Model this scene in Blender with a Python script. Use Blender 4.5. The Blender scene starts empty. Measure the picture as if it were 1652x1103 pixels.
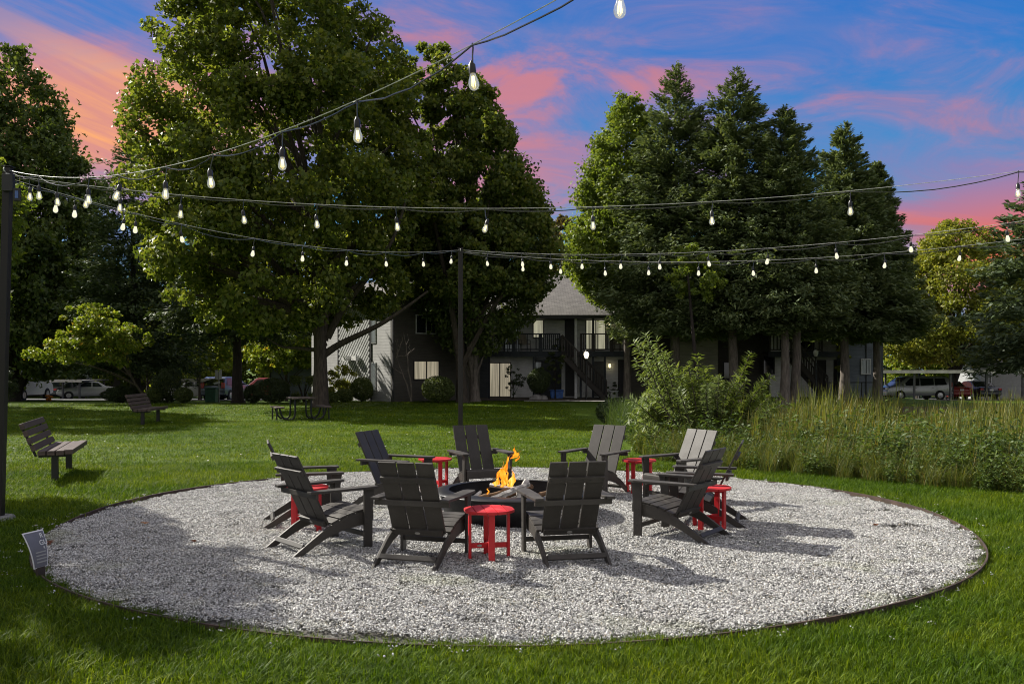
import bpy, bmesh, math, random
import numpy as np
from mathutils import Vector, Matrix, Euler

random.seed(7)
rng = np.random.default_rng(7)
PI = math.pi
scene = bpy.context.scene
COL = scene.collection

# ------------------------------------------------------------------ camera
H, F, YH, W0, H0 = 1.8, 1478.0, 590.0, 1652.0, 1103.0     # eye height, focal length and horizon row of the photograph (its pixels)
cd = bpy.data.cameras.new('camera')
cam = bpy.data.objects.new('camera', cd)
COL.objects.link(cam)
cam.location = (0, 0, H)
cam.rotation_euler = (PI / 2, 0, 0)
cd.sensor_width = 36
cd.lens = F / W0 * 36
cd.shift_y = (YH - H0 / 2) / W0
cd.clip_end = 2000
scene.camera = cam

def gp(px, py, z=0.0):
    """ground point (at height z) seen at a pixel of the photograph"""
    Y = F * (H - z) / (py - YH)
    return ((px - 826) / F * Y, Y, z)
def atx(px, Y): return (px - 826) / F * Y
def atz(py, Y): return H - (py - YH) / F * Y

# ------------------------------------------------------------------ view
scene.view_settings.view_transform = 'Standard'
scene.view_settings.look = 'None'
scene.view_settings.exposure = 0.72
scene.view_settings.gamma = 1.0
scene.view_settings.use_curve_mapping = False
scene.cycles.filter_width = 1.05

# ------------------------------------------------------------------ sun
SUN_EL = math.radians(37.5)
SUN_DIR = Vector((-0.835 * math.cos(SUN_EL), 0.55 * math.cos(SUN_EL), math.sin(SUN_EL)))   # towards the sun
sd = bpy.data.lights.new('sun', 'SUN')
sd.energy = 5.0
sd.angle = math.radians(0.5)
sd.color = (1.0, 0.945, 0.84)
sun = bpy.data.objects.new('sun', sd)
COL.objects.link(sun)
sun.rotation_euler = (-SUN_DIR).to_track_quat('-Z', 'Y').to_euler()
sun.location = (-30, 20, 40)

# ------------------------------------------------------------------ node helpers
def mk(nt, typ, **kw):
    n = nt.nodes.new(typ)
    for k, v in kw.items():
        if k.startswith('_'):
            setattr(n, k[1:], v)
    for k, v in kw.items():
        if k.startswith('_'):
            continue
        key = int(k[1:]) if k[0] == 'i' and k[1:].isdigit() else k.replace('__', ' ')
        s = n.inputs[key]
        if isinstance(v, bpy.types.NodeSocket):
            nt.links.new(v, s)
        else:
            s.default_value = v
    return n
def math_(nt, op, a, b=0.0, c=0.0, clamp=False):
    n = mk(nt, 'ShaderNodeMath', _operation=op, i0=a, i1=b, i2=c)
    n.use_clamp = clamp
    return n.outputs[0]
def ramp(nt, fac, stops, interp='LINEAR'):
    n = nt.nodes.new('ShaderNodeValToRGB')
    n.color_ramp.interpolation = interp
    el = n.color_ramp.elements
    while len(el) < len(stops):
        el.new(0.5)
    for e, (p, c) in zip(el, stops):
        e.position = p
        e.color = (*c, 1) if len(c) == 3 else c
    nt.links.new(fac, n.inputs[0])
    return n.outputs[0]
def mixc(nt, fac, a, b, blend='MIX'):
    n = nt.nodes.new('ShaderNodeMix')
    n.data_type = 'RGBA'
    n.blend_type = blend
    for s, v in ((n.inputs[0], fac), (n.inputs[6], a), (n.inputs[7], b)):
        if isinstance(v, bpy.types.NodeSocket):
            nt.links.new(v, s)
        else:
            s.default_value = v if not isinstance(v, tuple) or len(v) == 4 else (*v, 1)
    return n.outputs[2]
def sstep(nt, v, lo, hi):
    n = mk(nt, 'ShaderNodeMapRange', _interpolation_type='SMOOTHSTEP', Value=v, From__Min=lo, From__Max=hi)
    n.inputs['To Min'].default_value = 0
    n.inputs['To Max'].default_value = 1
    return n.outputs[0]

# ------------------------------------------------------------------ sky
world = bpy.data.worlds.new('World')
scene.world = world
world.use_nodes = True
nt = world.node_tree
nt.nodes.clear()
SKY_STRENGTH = 0.64
tc = mk(nt, 'ShaderNodeTexCoord')
dirn = tc.outputs['Generated']
sep = mk(nt, 'ShaderNodeSeparateXYZ', Vector=dirn)
dx, dy, dz = sep.outputs
az = math_(nt, 'MULTIPLY', math_(nt, 'ARCTAN2', dx, dy), 180 / PI)
el = math_(nt, 'MULTIPLY', math_(nt, 'ARCSINE', dz), 180 / PI)
elf = math_(nt, 'DIVIDE', math_(nt, 'MAXIMUM', el, 0.0), 90.0)
clear = ramp(nt, elf, [(0.0, (.17, .33, .44)), (0.07, (.085, .37, .55)), (0.13, (.04, .28, .62)), (0.20, (.022, .19, .60)),
                       (0.30, (.02, .14, .55)), (0.55, (.045, .16, .52)), (1.0, (.05, .15, .46))])
nish = mk(nt, 'ShaderNodeTexSky', _sky_type='NISHITA')
nish.sun_disc = False
nish.sun_elevation = SUN_EL
nish.sun_rotation = math.radians(360 - 56.6)
nishc = mixc(nt, 1.0, nish.outputs[0], (.06, .06, .06), 'MULTIPLY')
clear = mixc(nt, 0.12, clear, nishc)
# cloud sheet seen in perspective
den = math_(nt, 'ADD', math_(nt, 'MAXIMUM', dz, 0.0), 0.30)
px_ = math_(nt, 'DIVIDE', dx, den)
py_ = math_(nt, 'DIVIDE', dy, den)
pv = mk(nt, 'ShaderNodeCombineXYZ', X=px_, Y=py_, Z=0.0).outputs[0]
mp = mk(nt, 'ShaderNodeMapping', Vector=pv)
mp.inputs['Rotation'].default_value = (0, 0, math.radians(28))
mp.inputs['Scale'].default_value = (1.0, 2.1, 1)
mp.inputs['Location'].default_value = (3.3, 1.7, 0)
n1 = mk(nt, 'ShaderNodeTexNoise', Vector=mp.outputs[0], Scale=0.95, Detail=9.0, Roughness=0.6, Distortion=0.5)
mp2 = mk(nt, 'ShaderNodeMapping', Vector=pv)
mp2.inputs['Rotation'].default_value = (0, 0, math.radians(-14))
mp2.inputs['Scale'].default_value = (0.8, 3.0, 1)
mp2.inputs['Location'].default_value = (-5.2, 2.4, 0)
n2 = mk(nt, 'ShaderNodeTexNoise', Vector=mp2.outputs[0], Scale=0.9, Detail=6.0, Roughness=0.55, Distortion=0.7)
# broad sunset fields: more cloud left and centre, thinner to the right
def bump(v, c, w):
    t = math_(nt, 'DIVIDE', math_(nt, 'SUBTRACT', v, c), w)
    return math_(nt, 'EXPONENT', math_(nt, 'MULTIPLY', math_(nt, 'MULTIPLY', t, t), -1.0))
band = math_(nt, 'MULTIPLY', bump(az, 0.0, 12.0), bump(el, 14.5, 5.0))
bandl = math_(nt, 'MULTIPLY', bump(az, -27.0, 13.0), bump(el, 13.5, 4.2))
lowr = math_(nt, 'MULTIPLY', bump(az, 31.0, 10.0), bump(el, 7.5, 4.2))
lowl = math_(nt, 'MULTIPLY', bump(az, -25.0, 9.0), bump(el, 14.0, 3.4))
mp3 = mk(nt, 'ShaderNodeMapping', Vector=pv)
mp3.inputs['Rotation'].default_value = (0, 0, math.radians(-38))
mp3.inputs['Scale'].default_value = (1.0, 1.7, 1)
mp3.inputs['Location'].default_value = (8.1, -3.6, 0)
n3 = mk(nt, 'ShaderNodeTexNoise', Vector=mp3.outputs[0], Scale=2.3, Detail=10.0, Roughness=0.64, Distortion=1.1)
# long slanting bands, strongest towards the sunset on the left
slant = math_(nt, 'ADD', el, math_(nt, 'MULTIPLY', az, 0.30))
bv = mk(nt, 'ShaderNodeCombineXYZ', X=math_(nt, 'MULTIPLY', az, .035), Y=math_(nt, 'MULTIPLY', slant, .36), Z=2.2).outputs[0]
n4 = mk(nt, 'ShaderNodeTexNoise', Vector=bv, Scale=1.0, Detail=8.0, Roughness=0.62, Distortion=0.5)
puffs = math_(nt, 'ADD', math_(nt, 'MULTIPLY', n1.outputs[0], .45), math_(nt, 'MULTIPLY', n3.outputs[0], .55))
lw_ = bump(az, -31.0, 13.0)
base_n = mk(nt, 'ShaderNodeMix', Factor=math_(nt, 'MULTIPLY', lw_, .85), i2=puffs, i3=n4.outputs[0]).outputs[0]
cov = math_(nt, 'ADD', base_n, math_(nt, 'MULTIPLY', band, 0.15))
cov = math_(nt, 'ADD', cov, math_(nt, 'MULTIPLY', bandl, 0.09))
cov = math_(nt, 'ADD', cov, math_(nt, 'MULTIPLY', lowr, 0.26))
cov = math_(nt, 'ADD', cov, math_(nt, 'MULTIPLY', lowl, 0.30))
m1 = sstep(nt, cov, 0.415, 0.68)
m2 = math_(nt, 'MULTIPLY', sstep(nt, n2.outputs[0], 0.50, 0.74), 0.55)
pinkmix = sstep(nt, math_(nt, 'ADD', math_(nt, 'MULTIPLY', math_(nt, 'ADD', n2.outputs[0], n3.outputs[0]), .5), math_(nt, 'MULTIPLY', math_(nt, 'ADD', band, bandl), .09)), 0.46, 0.64)
pink = mixc(nt, pinkmix, (.21, .22, .47), (.62, .22, .25))
pink = mixc(nt, math_(nt, 'MULTIPLY', lowl, 1.0, clamp=True), pink, mixc(nt, sstep(nt, n4.outputs[0], .40, .62), (.80, .30, .20), (1.15, .47, .10)))
pink = mixc(nt, math_(nt, 'MULTIPLY', math_(nt, 'MULTIPLY', bump(az, 31.0, 12.0), bump(el, 6.3, 3.2)), 1.0, clamp=True), pink, (.86, .14, .045))
skyc = mixc(nt, math_(nt, 'MULTIPLY', m1, 0.90), clear, pink)
# thin violet-grey streaks
skyc = mixc(nt, math_(nt, 'MULTIPLY', m2, 0.70), skyc, mixc(nt, 0.4, pink, (.07, .13, .38)))
# pale cloud sheet added overhead and behind, out of view, to lift ambient light
fill_veil = math_(nt, 'MULTIPLY', sstep(nt, el, 22.0, 50.0), math_(nt, 'ADD', .55, math_(nt, 'MULTIPLY', n1.outputs[0], .5)))
fill_veil = math_(nt, 'MAXIMUM', fill_veil, math_(nt, 'MULTIPLY', sstep(nt, dy, .15, -.45), .80))
skyc = mixc(nt, fill_veil, skyc, (.66, .62, .58))
skyc = mixc(nt, sstep(nt, el, -1.0, -4.0), skyc, (.05, .06, .05))
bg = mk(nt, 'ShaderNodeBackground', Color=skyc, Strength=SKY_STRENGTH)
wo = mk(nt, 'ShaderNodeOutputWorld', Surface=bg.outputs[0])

# ------------------------------------------------------------------ materials
MATS = {}
def newmat(name):
    m = bpy.data.materials.new(name)
    m.use_nodes = True
    t = m.node_tree
    t.nodes.clear()
    MATS[name] = m
    return m, t
def finish(t, shader):
    mk(t, 'ShaderNodeOutputMaterial', Surface=shader)
def basic(name, col, rough=0.6, metal=0.0, spec=0.5, var=0.25, vscale=6.0, bump_=0.0, bscale=40.0, stretch=(1, 1, 1), col2=None, emit=None, estr=0.0, coat=0.0):
    m, t = newmat(name)
    tcn = mk(t, 'ShaderNodeTexCoord')
    mpn = mk(t, 'ShaderNodeMapping', Vector=tcn.outputs['Object'])
    mpn.inputs['Scale'].default_value = stretch
    n = mk(t, 'ShaderNodeTexNoise', Vector=mpn.outputs[0], Scale=vscale, Detail=6.0, Roughness=0.6)
    c2 = col2 if col2 else tuple(c * (1 - var) for c in col)
    c1 = col if col2 else tuple(min(1, c * (1 + var)) for c in col)
    cc = mixc(t, sstep(t, n.outputs[0], 0.3, 0.7), c2, c1)
    b = mk(t, 'ShaderNodeBsdfPrincipled', Base__Color=cc, Roughness=rough, Metallic=metal)
    b.inputs['Specular IOR Level'].default_value = spec
    b.inputs['Coat Weight'].default_value = coat
    if bump_:
        nb = mk(t, 'ShaderNodeTexNoise', Vector=mpn.outputs[0], Scale=bscale, Detail=4.0)
        bp = mk(t, 'ShaderNodeBump', Height=nb.outputs[0], Strength=bump_, Distance=0.01)
        t.links.new(bp.outputs[0], b.inputs['Normal'])
    if emit:
        b.inputs['Emission Color'].default_value = (*emit, 1)
        b.inputs['Emission Strength'].default_value = estr
    finish(t, b.outputs[0])
    return m
def leafmat(name, c_dark, c_mid, c_light, trans=0.35, rough=0.55, spec=0.35, odd=None):
    """a leaf: its own shade per leaf, some light passing through"""
    m, t = newmat(name)
    g = mk(t, 'ShaderNodeNewGeometry')
    r = g.outputs['Random Per Island']
    stops = [(0.0, c_dark), (0.55, c_mid), (0.93, c_light)]
    if odd:
        stops += [(0.965, c_light), (0.985, odd)]
    c = ramp(t, r, stops)
    oi = mk(t, 'ShaderNodeObjectInfo')
    c = mixc(t, math_(t, 'MULTIPLY', oi.outputs['Random'], 0.25), c, c_mid)
    if name == 'grass_blade':                              # worn, lusher and yellower patches of turf
        pm = mk(t, 'ShaderNodeMapping', Vector=g.outputs['Position'])
        pm.inputs['Scale'].default_value = (.30, .55, 1)
        pn = mk(t, 'ShaderNodeTexNoise', Vector=pm.outputs[0], Scale=1.0, Detail=6.0, Roughness=.62)
        c = mixc(t, sstep(t, pn.outputs[0], .36, .64), mixc(t, 1.0, c, (.72, .80, .8), 'MULTIPLY'), mixc(t, 1.0, c, (1.38, 1.16, 1.0), 'MULTIPLY'))
    b = mk(t, 'ShaderNodeBsdfPrincipled', Base__Color=c, Roughness=rough)
    b.inputs['Specular IOR Level'].default_value = spec
    tcol = mixc(t, 1.0, c, (1.25, 1.2, .55), 'MULTIPLY')
    tr = mk(t, 'ShaderNodeBsdfTranslucent', Color=tcol)
    mx = mk(t, 'ShaderNodeMixShader', Fac=trans)
    t.links.new(b.outputs[0], mx.inputs[1])
    t.links.new(tr.outputs[0], mx.inputs[2])
    finish(t, mx.outputs[0])
    return m

leafmat('maple_leaf', (.070, .110, .020), (.135, .18, .028), (.28, .30, .06), .50, .5, .35)
leafmat('maple_leaf_far', (.066, .105, .022), (.125, .17, .030), (.24, .26, .06), .48)
leafmat('hornbeam_dark', (.060, .096, .026), (.095, .138, .032), (.16, .20, .045), .34)
leafmat('hornbeam_light', (.095, .150, .024), (.155, .22, .034), (.26, .31, .05), .45)
leafmat('conifer', (.075, .112, .050), (.125, .170, .070), (.22, .26, .11), .25, .6, .3)
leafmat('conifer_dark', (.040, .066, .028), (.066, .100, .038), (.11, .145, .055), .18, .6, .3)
leafmat('yellow_leaf', (.12, .15, .018), (.20, .225, .03), (.34, .33, .06), .45)
leafmat('bright_leaf', (.10, .155, .02), (.19, .25, .03), (.32, .35, .06), .45, odd=(.38, .24, .04))
leafmat('brown_leaf', (0.075, 0.083, 0.033), (0.120, 0.112, 0.045), (0.195, 0.135, 0.068), .3)
leafmat('cedar_leaf', (.06, .092, .048), (.095, .135, .068), (.14, .18, .085), .22)
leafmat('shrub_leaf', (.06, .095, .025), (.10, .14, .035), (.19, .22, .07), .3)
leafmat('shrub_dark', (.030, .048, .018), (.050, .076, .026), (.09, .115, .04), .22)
leafmat('willow_leaf', (.10, .145, .034), (.155, .215, .055), (.24, .29, .10), .38, .5, .3)
leafmat('reed_blade', (.055, .085, .020), (.15, .165, .034), (.36, .28, .075), .36, odd=(.34, .16, .045))
leafmat('tall_grass', (.055, .090, .018), (.125, .160, .032), (.27, .25, .07), .36, odd=(.32, .20, .08))
leafmat('weed_leaf', (.045, .082, .020), (.080, .130, .030), (.14, .19, .05), .34)
leafmat('grass_blade', (.028, .060, .002), (.084, .155, .005), (.195, .275, .018), .42, .55, .16, odd=(.30, .28, .09))
leafmat('orange_leaf', (.45, .16, .02), (.55, .22, .03), (.6, .28, .05), .3)
leafmat('rust_leaf', (.12, .04, .02), (.16, .06, .03), (.2, .08, .03), .3)

def worn_plastic(name, col, dust, rough, amount):
    m, t = newmat(name)
    tcn = mk(t, 'ShaderNodeTexCoord'); g = mk(t, 'ShaderNodeNewGeometry'); oi = mk(t, 'ShaderNodeObjectInfo')
    n = mk(t, 'ShaderNodeTexNoise', Vector=g.outputs['Position'], Scale=7.0, Detail=8.0, Roughness=.65)
    nf = mk(t, 'ShaderNodeTexNoise', Vector=g.outputs['Position'], Scale=90.0, Detail=3.0)
    sp_ = mk(t, 'ShaderNodeSeparateXYZ', Vector=g.outputs['Normal'])
    up = sstep(t, sp_.outputs[2], .3, 1.0)
    k = math_(t, 'ADD', .82, math_(t, 'MULTIPLY', oi.outputs['Random'], .36))
    c = mixc(t, 1.0, col, mk(t, 'ShaderNodeCombineXYZ', X=k, Y=k, Z=k).outputs[0], 'MULTIPLY')
    d = math_(t, 'MULTIPLY', sstep(t, n.outputs[0], .40, .78), math_(t, 'ADD', .25, math_(t, 'MULTIPLY', up, .75)))
    c = mixc(t, math_(t, 'MULTIPLY', d, amount), c, dust)
    c = mixc(t, math_(t, 'MULTIPLY', sstep(t, nf.outputs[0], .62, .74), amount * .6), c, dust)
    bp = mk(t, 'ShaderNodeBump', Height=nf.outputs[0], Strength=.2, Distance=.004)
    b = mk(t, 'ShaderNodeBsdfPrincipled', Base__Color=c, Roughness=math_(t, 'ADD', rough, math_(t, 'MULTIPLY', d, .25)), Normal=bp.outputs[0])
    b.inputs['Specular IOR Level'].default_value = .32
    finish(t, b.outputs[0])
worn_plastic('charcoal_plastic', (.046, .041, .036), (.17, .16, .145), .5, .38)
worn_plastic('red_plastic', (.50, .020, .026), (.60, .22, .20), .38, .22)
basic('pole_metal', (.013, .011, .010), .45, metal=.0, spec=.35, var=.15, vscale=3)
basic('edging_steel', (.055, .034, .024), .75, var=.5, vscale=5, bump_=.3)
basic('pit_steel', (.030, .030, .032), .42, metal=.6, var=.35, vscale=5, bump_=.15, bscale=25)
basic('ash', (.055, .05, .048), .95, var=.7, vscale=9, bump_=.8, bscale=30)
basic('ash_pale', (.44, .42, .39), .9, var=.5, vscale=14, bump_=.6, bscale=40)
basic('log_brown', (.17, .10, .05), .85, var=.5, vscale=12, stretch=(8, 8, 1), bump_=.6)
basic('cord_black', (.03, .03, .03), .25, spec=.9)
basic('wire_steel', (.62, .62, .60), .3, metal=.25)
basic('socket_black', (.012, .012, .012), .4)
basic('bark', (.060, .048, .037), .95, var=.45, vscale=5, stretch=(3, 3, .6), bump_=1.0, bscale=14)
basic('bark_grey', (.15, .128, .108), .95, var=.4, vscale=5, stretch=(3, 3, .5), bump_=1.0, bscale=14)
basic('bark_dark', (.030, .024, .020), .95, var=.4, vscale=5, stretch=(3, 3, .6), bump_=1.0, bscale=14)
basic('bench_plank', (.075, .052, .046), .6, var=.3, vscale=4, stretch=(1, 12, 12), bump_=.3)
basic('black_metal', (.012, .012, .012), .45)
basic('table_plank', (.085, .062, .055), .6, var=.3, vscale=4)
basic('dark_wood', (.032, .026, .022), .7, var=.3, vscale=4)
basic('navy_wood', (.020, .026, .034), .7, var=.25, vscale=4)
basic('door_paint', (.016, .014, .014), .5, var=.2)
basic('grey_door', (.10, .10, .095), .5, var=.15)
basic('trim_dark', (.025, .025, .025), .6)
basic('trim_white', (.55, .56, .55), .5, var=.1)
basic('asphalt', (.055, .055, .056), .9, var=.3, vscale=1.5, bump_=.4, bscale=60)
basic('concrete', (.30, .29, .27), .9, var=.2, vscale=2, bump_=.3)
basic('mulch', (.05, .036, .024), .95, var=.6, vscale=6, bump_=1.0, bscale=20)
basic('car_white', (.62, .63, .62), .35, var=.04, coat=.6)
basic('car_silver', (.30, .31, .31), .3, metal=.5, var=.04, coat=.6)
basic('car_blue_grey', (.07, .09, .12), .3, metal=.4, var=.05, coat=.6)
basic('car_red', (.35, .03, .025), .3, var=.05, coat=.6)
basic('car_dark', (.04, .045, .05), .3, metal=.3, var=.05, coat=.6)
basic('glass_dark', (.012, .016, .018), .06, spec=.8, var=.1)
basic('rubber', (.012, .012, .012), .8)
basic('alloy', (.45, .45, .46), .35, metal=.8)
basic('lamp_red', (.40, .02, .015), .25)
basic('lamp_clear', (.7, .7, .68), .15, var=.05)
basic('bumper_grey', (.06, .06, .062), .6)
basic('chrome', (.6, .6, .6), .2, metal=.9, var=.05)
basic('plastic_green', (.012, .07, .035), .5)
basic('plastic_blue', (.015, .09, .32), .45)
basic('sign_back', (.50, .52, .50), .5, var=.1)
basic('sign_panel', (.16, .16, .18), .45, var=.1)
basic('sign_white', (.78, .78, .77), .5, var=.03)
basic('sign_line', (.36, .36, .34), .6, var=.03)
basic('sign_post', (.045, .032, .026), .6)
basic('solar_blue', (.03, .10, .32), .15, spec=.7)
basic('grey_rubber', (.20, .20, .19), .8)
basic('chair_fabric', (.30, .26, .20), .8)
basic('stone_grey', (.24, .23, .22), .9, var=.3, bump_=.6)
basic('fence_grey', (.17, .18, .18), .8, var=.2, vscale=3)
basic('garage_door', (.30, .30, .29), .6, var=.1)
basic('pale_siding', (.36, .37, .37), .6, var=.08)
basic('carport_metal', (.48, .46, .42), .5, var=.2, vscale=2)
basic('emblem', (.35, .34, .32), .4, metal=.3)
basic('white_specks', (.72, .72, .66), .8)

def siding(name, col, pitch=0.15, gap=.35):
    m, t = newmat(name)
    tcn = mk(t, 'ShaderNodeTexCoord')
    s = mk(t, 'ShaderNodeSeparateXYZ', Vector=tcn.outputs['Object'])
    fr = math_(t, 'FRACT', math_(t, 'DIVIDE', s.outputs[2], pitch))
    n = mk(t, 'ShaderNodeTexNoise', Vector=tcn.outputs['Object'], Scale=1.6, Detail=6.0)
    n2_ = mk(t, 'ShaderNodeTexNoise', Scale=3.0, Detail=3.0)
    mp_ = mk(t, 'ShaderNodeMapping', Vector=tcn.outputs['Object'])
    mp_.inputs['Scale'].default_value = (.6, .6, 14)
    t.links.new(mp_.outputs[0], n2_.inputs['Vector'])
    v = math_(t, 'ADD', math_(t, 'MULTIPLY', n.outputs[0], .5), math_(t, 'MULTIPLY', n2_.outputs[0], .5))
    c = mixc(t, sstep(t, v, .3, .7), tuple(x * .78 for x in col), tuple(min(1, x * 1.18) for x in col))
    bp = mk(t, 'ShaderNodeBump', Height=math_(t, 'SUBTRACT', 1.0, fr), Strength=1.0, Distance=0.02)
    b = mk(t, 'ShaderNodeBsdfPrincipled', Base__Color=c, Roughness=.7, Normal=bp.outputs[0])
    finish(t, b.outputs[0])
    return m
siding('siding_grey', (.34, .34, .33))
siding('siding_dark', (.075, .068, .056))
siding('siding_navy', (.058, .066, .074))
siding('siding_white', (.84, .84, .82))
siding('siding_olive', (.22, .22, .16))
siding('siding_slate', (.13, .155, .185))

def glowmat(name, col, strength):
    m, t = newmat(name)
    e = mk(t, 'ShaderNodeEmission', Color=(*col, 1), Strength=strength)
    b = mk(t, 'ShaderNodeBsdfPrincipled', Base__Color=(*col, 1), Roughness=.1)
    a = mk(t, 'ShaderNodeAddShader')
    t.links.new(e.outputs[0], a.inputs[0]); t.links.new(b.outputs[0], a.inputs[1])
    finish(t, a.outputs[0])
def windowmat(name, col, strength):
    """a lit room behind blinds; also a glow painted in for a reflection"""
    m, t = newmat(name)
    tcn = mk(t, 'ShaderNodeTexCoord')
    mp_ = mk(t, 'ShaderNodeMapping', Vector=tcn.outputs['Object'])
    mp_.inputs['Scale'].default_value = (9, 9, .35)         # folds of the curtains
    n = mk(t, 'ShaderNodeTexNoise', Vector=mp_.outputs[0], Scale=1.0, Detail=3.0)
    c = mixc(t, sstep(t, n.outputs[0], .3, .7), tuple(x * .55 for x in col), tuple(min(1, x * 1.1) for x in col))
    b = mk(t, 'ShaderNodeBsdfPrincipled', Base__Color=c, Roughness=.15, Emission__Color=c, Emission__Strength=strength)
    finish(t, b.outputs[0])
windowmat('window_lit', (.48, .42, .30), .42)
windowmat('window_reflect_glow', (.42, .40, .28), .50)  # emission stands in for the reflection in these panes
windowmat('window_dim', (.20, .22, .22), .12)
glowmat('lamp_globe', (1.0, .90, .66), 1.1)
glowmat('lantern_glass', (1.0, .84, .45), 1.3)

# bulb: clear glass round a bright filament glow
m, t = newmat('bulb_glass')
lw = mk(t, 'ShaderNodeLayerWeight', Blend=.35)
ec = ramp(t, lw.outputs['Facing'], [(0.0, (1.0, .88, .50)), (.45, (1.0, .95, .80)), (1.0, (.75, .86, .95))])
es = math_(t, 'ADD', 0.40, math_(t, 'MULTIPLY', math_(t, 'SUBTRACT', 1.0, lw.outputs['Facing']), 1.1))
e = mk(t, 'ShaderNodeEmission', Color=ec, Strength=math_(t, 'MULTIPLY', es, .62))
gl = mk(t, 'ShaderNodeBsdfGlossy', Color=(.9, .95, 1, 1), Roughness=.05)
mx = mk(t, 'ShaderNodeMixShader', Fac=.18)
t.links.new(e.outputs[0], mx.inputs[1]); t.links.new(gl.outputs[0], mx.inputs[2])
finish(t, mx.outputs[0])
m, t = newmat('bulb_clear')
tr = mk(t, 'ShaderNodeBsdfTransparent', Color=(.93, .97, 1, 1))
gl = mk(t, 'ShaderNodeBsdfGlossy', Color=(.9, .97, 1, 1), Roughness=.04)
em = mk(t, 'ShaderNodeEmission', Color=(1, .93, .70, 1), Strength=.62)
lw = mk(t, 'ShaderNodeLayerWeight', Blend=.4)
mx = mk(t, 'ShaderNodeMixShader', Fac=math_(t, 'ADD', .12, math_(t, 'MULTIPLY', lw.outputs['Facing'], .6)))
t.links.new(tr.outputs[0], mx.inputs[1]); t.links.new(gl.outputs[0], mx.inputs[2])
ad = mk(t, 'ShaderNodeMixShader', Fac=.17)
t.links.new(mx.outputs[0], ad.inputs[1]); t.links.new(em.outputs[0], ad.inputs[2])
finish(t, ad.outputs[0])
glowmat('filament', (1.0, .74, .22), 3.0)

# flame
m, t = newmat('flame')
tcn = mk(t, 'ShaderNodeTexCoord')
lw = mk(t, 'ShaderNodeLayerWeight', Blend=.5)
sp = mk(t, 'ShaderNodeSeparateXYZ', Vector=tcn.outputs['Object'])
mpn = mk(t, 'ShaderNodeMapping', Vector=tcn.outputs['Object'])
mpn.inputs['Scale'].default_value = (13, 13, 5.5)
nz = mk(t, 'ShaderNodeTexNoise', Vector=mpn.outputs[0], Scale=1.6, Detail=5.0, Distortion=1.4)
hot = math_(t, 'ADD', math_(t, 'MULTIPLY', math_(t, 'SUBTRACT', 1.0, lw.outputs['Facing']), .62), math_(t, 'MULTIPLY', nz.outputs[0], .55))
hot = math_(t, 'SUBTRACT', hot, math_(t, 'MULTIPLY', sp.outputs[2], .22))
fc = ramp(t, hot, [(.30, (.55, .05, .002)), (.50, (.85, .13, .004)), (.68, (1.0, .28, .012)), (.86, (1.0, .52, .05)), (.97, (1.0, .74, .22))])
em = mk(t, 'ShaderNodeEmission', Color=fc, Strength=.82)
tr = mk(t, 'ShaderNodeBsdfTransparent')
al = sstep(t, math_(t, 'ADD', math_(t, 'MULTIPLY', math_(t, 'SUBTRACT', 1.0, lw.outputs['Facing']), .65), math_(t, 'MULTIPLY', nz.outputs[0], .8)), .38, .86)
mx = mk(t, 'ShaderNodeMixShader', Fac=math_(t, 'MULTIPLY', al, .95))
t.links.new(tr.outputs[0], mx.inputs[1]); t.links.new(em.outputs[0], mx.inputs[2])
finish(t, mx.outputs[0])

# lawn soil and turf seen from afar
m, t = newmat('lawn')
tcn = mk(t, 'ShaderNodeTexCoord')
na = mk(t, 'ShaderNodeTexNoise', Vector=tcn.outputs['Object'], Scale=.22, Detail=6.0, Roughness=.65)
nb = mk(t, 'ShaderNodeTexNoise', Vector=tcn.outputs['Object'], Scale=9.0, Detail=5.0, Roughness=.7)
c = mixc(t, sstep(t, na.outputs[0], .38, .62), (.066, .118, .004), (.106, .165, .008))
c = mixc(t, sstep(t, nb.outputs[0], .35, .7), mixc(t, 1.0, c, (.55, .6, .6), 'MULTIPLY'), c)
bp = mk(t, 'ShaderNodeBump', Height=nb.outputs[0], Strength=.9, Distance=.04)
b = mk(t, 'ShaderNodeBsdfPrincipled', Base__Color=c, Roughness=.9, Normal=bp.outputs[0])
b.inputs['Specular IOR Level'].default_value = .15
finish(t, b.outputs[0])

# crushed stone: each stone its own shade
m, t = newmat('gravel_stone')
g = mk(t, 'ShaderNodeNewGeometry')
tcn = mk(t, 'ShaderNodeTexCoord')
oi = mk(t, 'ShaderNodeObjectInfo')
r = math_(t, 'FRACT', math_(t, 'ADD', g.outputs['Random Per Island'], oi.outputs['Random']))
c = ramp(t, r, [(0.0, (.09, .089, .085)), (.18, (.24, .239, .23)), (.45, (.42, .418, .408)), (.74, (.59, .588, .57)), (.92, (.80, .795, .775)), (.97, (.38, .34, .27))])
wn = mk(t, 'ShaderNodeTexNoise', Vector=g.outputs['Position'], Scale=.9, Detail=4.0, Roughness=.6)
c = mixc(t, math_(t, 'MULTIPLY', sstep(t, wn.outputs[0], .54, .74), .45), c, (.36, .38, .24))
b = mk(t, 'ShaderNodeBsdfPrincipled', Base__Color=c, Roughness=.75)
finish(t, b.outputs[0])
basic('gravel_bed', (.09, .087, .077), .95, var=.6, vscale=40, bump_=1.0, bscale=60)

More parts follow.
